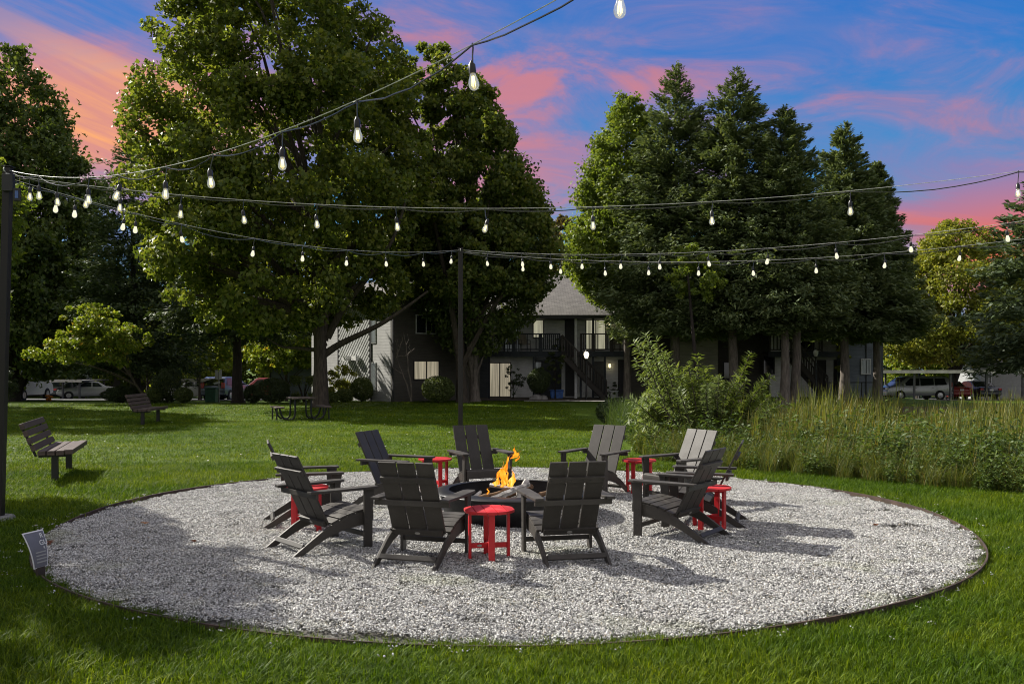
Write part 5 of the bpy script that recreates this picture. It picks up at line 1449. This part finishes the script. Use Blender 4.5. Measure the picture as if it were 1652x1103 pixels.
# ------------------------------------------------------------------ lounge chairs round the fire
def make_chair(label):
    o = thing('lounge_chair', label, 'chair', group='dark slatted lounge chairs round the fire pit')
    mat = 'charcoal_plastic'
    B0, B1 = np.array([-.085, .265]), np.array([-.415, .935])       # the back, as a line in (y, z)
    Lb = np.linalg.norm(B1 - B0); u = (B1 - B0) / Lb; nrm = np.array([u[1], -u[0]])
    Rb = np.array([[1, 0, 0], [0, u[0], nrm[0]], [0, u[1], nrm[1]]])
    mid = (B0 + B1) / 2
    me = MB().box((0, 0, 0), (.1625, Lb, .021), Rb).mesh('back_slat', mat, .004)
    for x in (-.1765, 0, .1765): link('back_slat', me, o, (x, mid[0], mid[1]))
    def cross(t, w, hgt, th):
        c = B0 + u * Lb * t - nrm * (.0105 + th / 2 + .001)
        return MB().box((0, c[0], c[1]), (w, hgt, th), Rb).build('back_rail', mat, o, .004), c
    r1, c1 = cross(.775, .515, .055, .028)
    r2, c2 = cross(.03, .484, .058, .030)
    e = c2 - nrm * .0165
    MB().lathe([(0, -.002), (.026, -.002), (.026, .002), (0, .002)], 16).xf(np.diag([1, .5, 1])).xf(Rb, (0, e[0], e[1])).build('emblem', 'emblem', r2)
    sc = MB()
    for x in (-.235, -.12, -.055, .055, .12, .235):
        e = c1 - nrm * .0155
        sc.add(MB().lathe([(0, -.001), (.006, -.001), (.006, .001), (0, .001)], 8).xf(Rb, (x, e[0], e[1])).v[0], MB().lathe([(0, -.001), (.006, -.001), (.006, .001), (0, .001)], 8).f)
    sc.build('screws', 'black_metal', r1, kind='stuff')
    # arms, the arm rail behind the back
    ya = np.interp(.555, [B0[1], B1[1]], [B0[0], B1[0]]) - .034
    MB().box((0, ya, .556), (.72, .030, .050)).build('arm_rail', mat, o, .004)
    for s in (-1, 1):
        pol = [(s * x, y) for x, y in ((.292, -.335), (.372, -.335), (.390, -.05), (.392, .33), (.372, .40), (.292, .40), (.262, .36), (.262, -.05))]
        if s < 0: pol = pol[::-1]
        MB().prism(pol, 'z', .583, .608).build('armrest', mat, o, .005)
        # front leg: a board, wider towards the arm
        lg = MB().prism([(.262, 0), (.352, 0), (.352, .36), (.378, .582), (.262, .582)], 'x', s * .327 - .014, s * .327 + .014).build('front_leg', mat, o, .004)
        scr = MB()
        for yy, zz in ((.285, .31), (.33, .31), (.285, .25), (.33, .25), (.307, .14)):
            q = MB().lathe([(0, -.001), (.006, -.001), (.006, .001), (0, .001)], 8).xf(eul(y=PI / 2), (s * .3415, yy, zz))
            scr.add(q.v[0], q.f)
        scr.build('screws', 'black_metal', lg, kind='stuff')
        # side rail: seat side and rear leg in one curved board
        pol = [(.352, .372), (.20, .352), (.06, .318), (-.06, .270), (-.17, .215), (-.30, .132), (-.50, .0), (-.395, .0),
               (-.30, .055), (-.18, .120), (-.06, .170), (.08, .208), (.22, .226), (.352, .232)]
        MB().prism(pol, 'x', s * .2845 - .014, s * .2845 + .014).build('side_rail', mat, o, .004)
        MB().box((s * .305, .33, .55), (.014, .07, .06)).build('arm_bracket', mat, o, .003)
    # seat slats following the curve of the side rails
    ys = np.linspace(.318, -.035, 5)
    zs = np.interp(ys, [-.06, .06, .20, .352], [.270, .318, .352, .372])
    me = MB().box((0, 0, 0), (.596, .082, .020)).mesh('seat_slat', mat, .004)
    for y, z in zip(ys, zs):
        sl = math.atan2(np.interp(y + .03, [-.06, .06, .20, .352], [.270, .318, .352, .372]) - np.interp(y - .03, [-.06, .06, .20, .352], [.270, .318, .352, .372]), .06)
        q = link('seat_slat', me, o, (0, y, z + .0115)); q.rotation_euler = (sl, 0, 0)
    MB().prism([(.355, .385), (.378, .370), (.381, .345), (.381, .27), (.357, .27)], 'x', -.311, .311).build('front_apron', mat, o, .004)
    MB().box((0, .300, .135), (.624, .026, .045)).build('stretcher', mat, o, .004)
    MB().bar((-.27, -.36, .088), (.27, -.36, .088), .028, .046, (0, .55, .83)).build('stretcher', mat, o, .004)
    return o
CHAIRS = [  # pixel of the top of the back, label
    (434, 712, 'leftmost dark lounge chair, seen from the side and facing right, behind the left red table'),
    (464, 734, 'lounge chair at the front left, back turned, before the left red table'),
    (596, 695, 'dark lounge chair at the back left, its front in view, left of the red table'),
    (764, 686, 'dark lounge chair straight behind the flame, front of its back facing the viewer'),
    (981, 686, 'dark lounge chair at the back right, beside the red table near the tall grass'),
    (1139, 694, 'dark lounge chair with a sky-lit pale back in front of the willow bush'),
    (1196, 712, 'rightmost dark lounge chair, seen edge-on behind the right red table'),
    (1152, 725, 'lounge chair at the front right, back turned, casting a long slitted shadow'),
    (652, 746, 'dark lounge chair in the foreground left of the front red table, back to the viewer'),
    (931, 745, 'dark lounge chair in the foreground right of the front red table, back to the viewer')]
tweak = [.06, -.08, .10, .12, -.06, .20, -.06, .05, .04, .02]
proto = None
for (px, py, lab), tw in zip(CHAIRS, tweak):
    Y = F * (H - .95) / (py - YH); X = atx(px, Y)
    d = np.array([.02, 10.89]) - np.array([X, Y]); d /= np.linalg.norm(d)
    loc = (X + d[0] * .40, Y + d[1] * .40, .018); rz = math.atan2(-d[0], d[1]) + tw
    if proto is None:
        proto = make_chair(lab); proto.location = loc; proto.rotation_euler = (0, 0, rz)
    else: dup(proto, loc, rz, lab)

# red side tables
def make_table(label):
    o = thing('side_table', label, 'table', group='round red side tables between the chairs')
    Rt = .237; gap = .006; edges = np.linspace(-Rt, Rt, 6)
    for i in range(5):
        a, b = edges[i] + (gap / 2 if i else 0), edges[i + 1] - (gap / 2 if i < 4 else 0)
        xs = np.linspace(a, b, 9); h_ = np.sqrt(np.maximum(Rt ** 2 - xs ** 2, 0)) + 1e-4
        pol = [(x, -y) for x, y in zip(xs, h_)] + [(x, y) for x, y in zip(xs[::-1], h_[::-1])]
        if i == 0: pol = pol[1:-1]
        if i == 4: pol = pol[:8] + pol[10:]
        MB().prism(pol, 'z', .432, .457).build('plank', 'red_plastic', o, .004)
    for a in range(4):
        an = a * PI / 2
        R = rotz(an)
        MB().box((.178, 0, .2155), (.026, .056, .431)).xf(R).build('leg', 'red_plastic', o, .004)
    MB().box((0, 0, .418), (.328, .05, .026)).build('top_batten', 'red_plastic', o, .003)
    MB().box((0, .100, .418), (.05, .15, .026)).build('top_batten', 'red_plastic', o, .003)
    MB().box((0, -.100, .418), (.05, .15, .026)).build('top_batten', 'red_plastic', o, .003)
    s1 = MB().box((0, 0, .135), (.328, .024, .045)).build('stretcher', 'red_plastic', o, .003)
    MB().box((0, .088, .135), (.024, .152, .045)).build('stretcher', 'red_plastic', o, .003)
    MB().box((0, -.088, .135), (.024, .152, .045)).build('stretcher', 'red_plastic', o, .003)
    MB().lathe([(0, -.002), (.022, -.002), (.022, .002), (0, .002)], 16).xf(np.diag([1, .5, 1])).xf(eul(x=PI / 2), (-.09, -.0145, .135)).build('emblem', 'emblem', s1)
    return o
tp = None
for px, py, rz, lab in ((789, 823, .16, 'red side table in front, standing between the two foreground chairs'),
                        (702, 741, .5, 'red side table at the back left, between two chairs facing the viewer'),
                        (1031, 743, -.6, 'red side table at the back right, beside the willow bush'),
                        (1144, 787, .85, 'red side table at the right, half hidden by the chair with the long shadow'),
                        (494, 787, -.5, 'red side table at the left, almost hidden behind the front left chair')):
    Y = F * (H - .475) / (py - YH); loc = (atx(px, Y), Y, .018)
    if tp is None:
        tp = make_table(lab); tp.scale = (1, 1, 1.04); tp.location = loc; tp.rotation_euler = (0, 0, rz)
    else: dup(tp, loc, rz, lab)

# ------------------------------------------------------------------ fire pit, logs, fire
PX, PY = .04, 10.89
o = thing('fire_pit', 'wide dark steel fire pit ring with a flat rim in the middle of the gravel', 'fire pit', (PX, PY, 0))
MB().lathe([(.80, -.02), (.835, .02), (.88, .26), (.885, .318), (.868, .318), (.86, .26), (.80, .06), (.78, -.02)], 64, closed=True).build('bowl', 'pit_steel', o, smooth=True)
MB().lathe([(.80, .352), (.955, .331), (.962, .322), (.955, .314), (.80, .334), (.788, .343)], 64, closed=True).build('rim', 'pit_steel', o, smooth=True)
MB().lathe([(.80, .334), (.812, .334), (.815, .20), (.80, .20)], 64, closed=True).build('inner_ring', 'pit_steel', o, smooth=True)
r = R_(61)
mb = MB(); n = 40
rr_ = np.linspace(0, .82, 9); Va = [(0, 0, .19)]; fa = []
for q in rr_[1:]:
    for i in range(n):
        a = i * 2 * PI / n
        Va.append((q * math.cos(a), q * math.sin(a), .165 + .03 * (1 - q) + r.normal(0, .008)))
for i in range(n): fa.append((0, 1 + i, 1 + (i + 1) % n))
for k in range(7):
    for i in range(n): fa.append((1 + k * n + i, 1 + (k + 1) * n + i, 1 + (k + 1) * n + (i + 1) % n, 1 + k * n + (i + 1) % n))
mb.add(Va, fa).build('ash_bed', 'ash', o)
def log(a, b, rad, mat, label, split=False):
    a, b = np.array(a, float), np.array(b, float)
    u_ = np.linspace(0, 1, 8)[:, None]
    path = a + (b - a) * u_ + R_(int(abs(a[0] * 997 + b[1] * 313) * 10)).normal(0, rad * .10, (8, 3))
    mb = MB().tube(path, rad * .84 * (1 + .10 * np.sin(u_[:, 0] * 9 + a[0] * 50)), 10 if not split else 5)
    q = mb.build('log', mat, label=label, cat='log', group='logs burning in the fire pit', smooth=not split)
    return q
for a, b, rad, mat, lab, sp in (
        ((-.36, -.33, .23), (.16, -.02, .40), .040, 'ash_pale', 'white charred log leaning up towards the flame', True),
        ((-.56, -.16, .22), (-.06, -.05, .33), .034, 'log_brown', 'brown bark log lying in front left of the flame', False),
        ((-.30, .12, .37), (.12, -.08, .33), .030, 'ash_pale', 'pale split log crossing under the flame', True),
        ((.02, -.10, .24), (.14, -.02, .44), .050, 'ash_pale', 'broad pale log end standing up beside the flame', True),
        ((.22, -.14, .25), (.52, .06, .35), .038, 'log_brown', 'brown log at the right, tilted against the pit wall', False),
        ((.10, -.40, .22), (.55, -.24, .25), .032, 'ash_pale', 'white burnt log lying flat at the front right', True),
        ((-.62, -.42, .20), (-.40, -.20, .33), .028, 'ash_pale', 'small pointed white log at the far left of the pit', True),
        ((-.15, -.45, .21), (.30, -.46, .22), .036, 'ash_pale', 'white log lying along the front of the pit', True),
        ((-.10, .25, .22), (.20, .02, .36), .036, 'log_brown', 'dark log behind the flame', False)):
    log((PX + a[0], PY + a[1], a[2]), (PX + b[0], PY + b[1], b[2]), rad, mat, lab, sp)
# flame tongues: twisted, flickering sheets with body
def tongue(base, top, w, bend, tw, seed, k=22, n=14):
    r_ = R_(seed); t_ = np.linspace(0, 1, k)
    base, top = np.array(base, float), np.array(top, float)
    path = base + (top - base) * t_[:, None]
    path[:, 0] += bend * np.sin(t_ * PI * 1.0) + .022 * np.sin(t_ * 9 + seed) * t_
    path[:, 1] += .02 * np.sin(t_ * 7 + seed * 2) * t_
    wd = w * (np.sin(np.clip(t_ * 1.12 + .14, 0, 1.0) * PI) ** .75) * (1 + .28 * np.sin(t_ * 15 + seed)) * (1 - .45 * t_) + .0015
    ang = np.arange(n) * 2 * PI / n
    V = []
    for i in range(k):
        th = tw * t_[i] + seed
        ex = np.array([math.cos(th), math.sin(th) * .6, .0]); ey = np.array([-math.sin(th), math.cos(th), 0])
        edge = 1 + .22 * np.sin(ang * 3 + t_[i] * 12 + seed) + r_.normal(0, .05, n)
        V.append(path[i] + (ex[None] * np.cos(ang)[:, None] + .42 * ey[None] * np.sin(ang)[:, None]) * (wd[i] * edge)[:, None])
    f = [(i * n + j, i * n + (j + 1) % n, (i + 1) * n + (j + 1) % n, (i + 1) * n + j) for i in range(k - 1) for j in range(n)]
    return np.concatenate(V), f
FXc, FY, FB = atx(816, 10.9), 10.86, .395
fo = thing('flame', 'orange flame flickering above the logs in the fire pit', 'flame', (FXc, FY, FB))
fo.scale = (.92, .92, .92)
for bs, tp_, w, bend, tw, sd_ in (((-.10, .00, .0), (-.02, 0, .30), .046, -.03, 1.5, 1), ((-.02, .02, -.01), (.05, .0, .37), .060, -.045, 1.1, 2),
                                  ((.06, -.01, -.03), (.08, 0, .24), .045, .02, 1.8, 3), ((.0, .02, .15), (.125, .01, .42), .052, -.055, 1.6, 4),
                                  ((.06, .01, .33), (.175, .0, .435), .040, .03, 2.2, 5), ((.10, .015, .36), (.085, .01, .515), .022, .03, 2.0, 6),
                                  ((-.05, -.02, -.03), (-.045, -.01, .15), .034, .01, 1.2, 7), ((.03, -.02, -.02), (.025, -.01, .22), .038, -.02, 1.4, 8),
                                  ((-.135, -.0, -.02), (-.10, 0, .10), .028, -.01, 1.2, 9), ((.13, .01, .30), (.20, 0, .40), .024, .0, 1.2, 10)):
    V_, f_ = tongue(bs, tp_, w, bend, tw, sd_)
    MB().add(V_, f_).build('tongue', 'flame', fo, smooth=True)
V_, f_ = tongue((0, 0, 0), (.01, 0, .085), .022, .008, 1.0, 11)
MB().add(V_, f_).build('flame', 'flame', label='small separate orange flame on the log left of the big flame', cat='flame', smooth=True).location = (atx(786, 10.7), 10.70, .30)

# ------------------------------------------------------------------ lamp poles and light strings
P0 = np.array([-5.90, 10.73, 4.09]); PM = np.array([atx(743, 18.2), 18.2, 4.10])
PA_ = np.array([4.06, .71, 4.90]); PB_ = np.array([6.86, 9.64, 4.08]); PC_ = np.array([9.5, 11.0, 4.09]); PD_ = np.array([11.5, 13.5, 4.30])
def pole(p, label, lean=0.0):
    o = thing('lamp_pole', label, 'pole', (p[0], p[1], 0), 0, 'dark square poles carrying the light strings')
    top = p[2] + .03
    MB().bar((-lean, 0, 0), (0, 0, top), .088, .088, (0, 1, 0)).build('shaft', 'pole_metal', o, .008)
    MB().box((0, 0, top + .006), (.115, .115, .012)).build('cap', 'pole_metal', o, .003)
    b = MB().lathe([(.0, .0), (.17, .0), (.17, .03), (.15, .05), (0, .05)], 20).xf(None, (-lean, 0, 0)).build('base_plate', 'grey_rubber', o, smooth=True)
    for s in (-1, 1):
        MB().tube([(s * .0, .053 * s, top - .06), (s * .0, .085 * s, top - .06), (0, .10 * s, top - .035), (0, .085 * s, top - .015)], .006, 6).build('hook', 'wire_steel', o, smooth=True)
    return o
p0 = pole(P0, 'dark square light pole at the left edge, with a sensor lamp near its top', .105)
MB().box((.035, -.06, 3.93), (.13, .06, .20)).build('junction_box', 'black_metal', p0, .006)
hd = MB().box((.135, -.055, 3.79), (.075, .05, .155), eul(z=.2)).build('sensor_lamp', 'black_metal', p0, .01)
MB().box((.142, -.0835, 3.79), (.036, .006, .085), eul(z=.2)).build('blue_face', 'solar_blue', hd, .002)
MB().box((.03, -.062, 4.02), (.05, .02, .04), eul(y=.2)).build('tag', 'sign_white', p0, .002)
pole(PM, 'dark square light pole on the lawn behind the chairs, mid view')
pole(PA_, 'taller dark square light pole beside the viewer, outside the view on the right')
pole(PB_, 'dark square light pole outside the right edge, nearest the gravel')
pole(PC_, 'dark square light pole outside the right edge, among the reeds')
pole(PD_, 'dark square light pole outside the right edge, farthest out in the reeds')
BULB = MB().lathe([(.0155, 0), (.0165, -.009), (.019, -.020), (.026, -.040), (.0298, -.058), (.0285, -.074), (.022, -.087), (.012, -.094), (.0, -.097)], 16)
SOCK = MB().lathe([(.0, .068), (.007, .068), (.011, .058), (.020, .046), (.0205, .010), (.0205, -.004), (.0, -.004)], 12)
BULB_ME = BULB.mesh('bulb', 'bulb_glass', smooth=True); SOCK_ME = SOCK.mesh('socket', 'socket_black', smooth=True)
CLEAR_ME = BULB.mesh('bulb', 'bulb_clear', smooth=True)
fm = MB()
for k in range(5):
    a = k * 2 * PI / 5
    fm.tube([(.006 * math.cos(a), .006 * math.sin(a), -.018), (.011 * math.cos(a + .4), .011 * math.sin(a + .4), -.072)], .0022, 5)
FIL_ME = fm.mesh('filament', 'filament')
def string_(a, b, sag, pxs, label, seed, drop=.115, near=False):
    r_ = R_(seed); a, b = np.array(a), np.array(b)
    o = thing('light_string', label, 'string lights', tuple(a), 0, 'light strings hung between the poles')
    cat = lambda t_: a + (b - a) * np.asarray(t_, float)[..., None] - np.array([0, 0, 4 * sag]) * (np.asarray(t_, float) * (1 - np.asarray(t_, float)))[..., None]
    ts = []
    for px in pxs:
        k = (px - 826) / F
        ts.append((k * a[1] - a[0]) / ((b[0] - a[0]) - k * (b[1] - a[1])))
    ts = [t_ for t_ in ts if .004 < t_ < .995]
    last = ts[-1]; stp = ts[-1] - ts[-2] if len(ts) > 1 else .1
    while last + stp < .97: last += stp; ts.append(last)
    full = np.linspace(0, 1, 60)
    MB().tube(cat(full) - a, .0030, 5).build('support_wire', 'wire_steel', o, smooth=True)
    nodes = [0.0] + ts + [1.0]
    cp = []
    for t0, t1 in zip(nodes[:-1], nodes[1:]):
        q = np.linspace(0, 1, 9)[:-1]; tt = t0 + (t1 - t0) * q
        Ls = np.linalg.norm(b - a) * (t1 - t0)
        pts = cat(tt); pts[:, 2] -= (.008 + r_.uniform(.02, .075) * min(Ls, 1.3)) * 4 * q * (1 - q) * .8 + .008
        pts[:, :2] += r_.normal(0, .006, (len(pts), 2))
        cp.append(pts)
    cp.append(cat(np.array([1.0])))
    MB().tube(np.concatenate(cp) - a, .0055, 6).build('cord', 'cord_black', o, smooth=True)
    for t_ in ts:
        p = cat(np.array(t_)) - a
        tilt = r_.normal(0, .10, 2); d = drop * r_.uniform(.85, 1.15)
        MB().tube([p + (0, 0, .008), p + (.004, 0, -.02), p + (tilt[1] * d * .5, -tilt[0] * d * .5, -d * .6), p + (tilt[1] * d, -tilt[0] * d, -d)], .0045, 6).build('drop_cord', 'cord_black', o, smooth=True)
        s = link('socket', SOCK_ME, o, tuple(p + np.array([tilt[1] * d, -tilt[0] * d, -d - .055])))
        s.rotation_euler = (tilt[0], tilt[1], r_.uniform(0, 6.28))
        if near:
            link('bulb', CLEAR_ME, s); link('filament', FIL_ME, s)
        else: link('bulb', BULB_ME, s)
    return o
string_(P0, PA_, 1.016, [62, 143, 193, 268, 343, 455, 575, 762, 1003], 'light string climbing from the left pole to the top edge above the maple', 71, near=True)
string_(P0 - (0, 0, .06), PB_, .50, [47, 94, 141, 195, 292, 392, 511, 638, 782, 956, 1149, 1371, 1643], 'light string running level across the whole view from the left pole', 72, near=True)
string_(P0 - (0, 0, .09), PM, .33, [92, 120, 199, 219, 292, 410, 488, 560, 622, 683, 728], 'light string from the left pole down to the pole in the middle', 73)
string_(PM, PC_, .41, [787, 841, 888, 938, 1003, 1065, 1143, 1238, 1348, 1472, 1627], 'upper light string from the middle pole to the right', 74)
string_(PM - (0, 0, .03), PD_, .52, [843, 905, 975, 1047, 1127, 1216, 1316, 1426, 1549], 'lower light string from the middle pole to the right', 75)

# ------------------------------------------------------------------ benches, picnic table, sign
def make_bench(label):
    """seat looks along +X, length along Y"""
    o = thing('park_bench', label, 'bench', group='dark slatted park benches on the lawn')
    Lh = .95
    for k in range(4):
        MB().box((.02 + k * .128, 0, .455 + .012 * (k == 3)), (.112, 2 * Lh, .075)).build('seat_slat', 'bench_plank', o, .008)
    R = eul(y=-.36)
    for k in range(4):
        x, z = -.095 - k * .050, .535 + k * .112
        MB().box((x, 0, z), (.070, 2 * Lh, .098), R).build('back_slat', 'bench_plank', o, .008)
    for s in (-1, 1):
        MB().box((.19, s * .80, .205), (.095, .095, .42)).build('leg', 'black_metal', o, .006)
        MB().bar((-.04, s * .80, .40), (.42, s * .80, .40), .06, .034).build('seat_bracket', 'black_metal', o, .004)
        MB().bar((-.075, s * .80, .395), (-.29, s * .80, .90), .06, .030, (1, 0, .4)).build('back_bracket', 'black_metal', o, .004)
    return o
def bench_at(o, near, far):
    a, b = np.array(near), np.array(far); d = b - a; rz = math.atan2(d[1], d[0]) - PI / 2
    m_ = (a + b) / 2 - rotz(rz)[:2, :2] @ np.array([.19, 0])
    o.location = (m_[0], m_[1], 0); o.rotation_euler = (0, 0, rz)
b1 = make_bench('near dark park bench at the left, seen along its slats')
bench_at(b1, gp(88, 777)[:2], gp(112, 758)[:2])
b2 = dup(b1, (0, 0, 0), 0, 'farther dark park bench on the lawn, left of the picnic table')
bench_at(b2, gp(228, 686)[:2], gp(257, 680)[:2])

pt = thing('picnic_table', 'dark picnic table with two attached benches on bent legs before the big maple', 'table', (atx(485, 30.6), 30.6, 0), PI / 2 + .42)
for k in range(5):
    MB().box((0, -.30 + k * .15, .735), (1.25, .142, .045)).build('top_plank', 'table_plank', pt, .006)
for s in (-1, 1):
    for k in range(2):
        MB().box((0, s * (.70 + k * .14), .435), (1.25, .132, .045)).build('bench_plank', 'table_plank', pt, .006)
for x in (-.42, .42):
    for s in (-1, 1):
        MB().tube([(x, s * .26, .71), (x, s * .26, .25), (x, s * .29, .10), (x, s * .36, .035), (x, s * .48, .03), (x, s * .60, .06), (x, s * .69, .16), (x, s * .77, .41)], .030, 8).build('bent_leg', 'black_metal', pt, smooth=True)
        MB().tube([(x, s * .845, .41), (x, s * .86, .0)], .024, 8).build('bench_leg', 'black_metal', pt, smooth=True)
    MB().bar((x, -.30, .70), (x, .30, .70), .05, .025).build('batten', 'black_metal', pt)

# curved information sign standing at the left edge of the gravel
bx, by, _ = gp(66, 934)
sg = thing('info_sign', 'small curved grey notice with white writing at the left edge of the gravel', 'sign', (bx, by, 0), math.radians(75))
hh = .30
def curve_(q): return .085 * q ** 2.0
def sheet_(inset, th, z0, z1, dy, k=13):
    q = np.linspace(z0, z1, k); y = curve_(q); w = (.15 + .08 * q) / 2 - inset
    V, f = [], []
    for i in range(k):
        z = .10 + hh * q[i]
        V += [(-w[i], y[i] + dy, z), (w[i], y[i] + dy, z), (w[i], y[i] + dy + th, z), (-w[i], y[i] + dy + th, z)]
    for i in range(k - 1):
        for j in range(4): f.append((i * 4 + j, i * 4 + (j + 1) % 4, (i + 1) * 4 + (j + 1) % 4, (i + 1) * 4 + j))
    f += [(0, 1, 2, 3), tuple((k - 1) * 4 + j for j in range(4))]
    return MB().add(V, f)
sheet_(0, .006, 0, 1, 0).build('panel', 'sign_white', sg)
fc = sheet_(.009, .003, .025, .975, -.0035).build('face', 'sign_panel', sg)
MB().box((0, .004, .045), (.085, .02, .12)).build('post', 'sign_post', sg, .003)
MB().box((0, .004, -.12), (.03, .02, .3)).build('spike', 'sign_post', sg)
for q in (.16, .25, .34, .43):
    MB().box((.010, curve_(q) - .0058, .10 + hh * q), (.11, .003, .010), eul(x=-math.atan(.17 * q / hh))).build('text_line', 'sign_line', fc)
for txt, q, size, xo in (('R', .80, .044, .045), ('GU', .61, .046, .018), ('R', .50, .022, .05)):
    cu = bpy.data.curves.new('lettering', 'FONT'); cu.body = txt; cu.size = size * 1.35; cu.extrude = .0012
    tmp = bpy.data.objects.new('lettering', cu); COL.objects.link(tmp)
    dg = bpy.context.evaluated_depsgraph_get()
    me = bpy.data.meshes.new_from_object(tmp.evaluated_get(dg)); bpy.data.objects.remove(tmp)
    me.materials.clear(); me.materials.append(MATS['sign_white'])
    qm = q + .06
    t_ = link('lettering', me, fc, (xo, curve_(q) - .0065, .10 + hh * q))
    t_.rotation_euler = (PI / 2 - math.atan(.17 * qm / hh), 0, 0)
# fallen leaves
r = R_(81)
def leaf_at(px, py, size, mat, label, z=.05):
    x, y, _ = gp(px, py)
    a = r.uniform(0, 6.28); k = 11; V = [(0, 0, .012)]
    for i in range(k * 2):
        an = i * PI / k; q = size * (1.0 if i % 2 == 0 else .55) * (1 + .25 * math.cos(an))
        V.append((q * math.cos(an), q * math.sin(an) * .8, .010 * math.sin(an * 2) + r.normal(0, .004)))
    f = [(0, 1 + i, 1 + (i + 1) % (2 * k)) for i in range(2 * k)]
    o_ = MB().add(V, f).build('fallen_leaf', mat, label=label, cat='leaf', group='leaves fallen on the gravel')
    o_.location = (x, y, z); o_.rotation_euler = (.3, .2, a)
leaf_at(235, 851, .055, 'orange_leaf', 'bright orange fallen leaf on the shaded left of the gravel')
leaf_at(77, 882, .075, 'rust_leaf', 'rust-brown fallen leaf beside the curved notice')
leaf_at(1413, 853, .04, 'rust_leaf', 'small brown leaf on the right part of the gravel')
leaf_at(312, 880, .03, 'rust_leaf', 'small rust leaf lying on the tip of the left shadow')
r = R_(82)
n = 170
Pw = np.stack([r.uniform(-13, 5, n), r.uniform(16.5, 40, n)], 1); Pw = Pw[in_view(Pw)]
V = []; f = []
for i, (x, y) in enumerate(Pw):
    s = r.uniform(.014, .032); a = r.uniform(0, 3)
    V += [(x + s * math.cos(a + k * PI / 2), y + s * math.sin(a + k * PI / 2), .065 + .01 * (k % 2)) for k in range(4)]
    f.append((4 * i, 4 * i + 1, 4 * i + 2, 4 * i + 3))
MB().add(V, f).build('lawn_litter', 'white_specks', label='pale petals and dry leaf bits scattered over the lawn', cat='litter', kind='stuff')
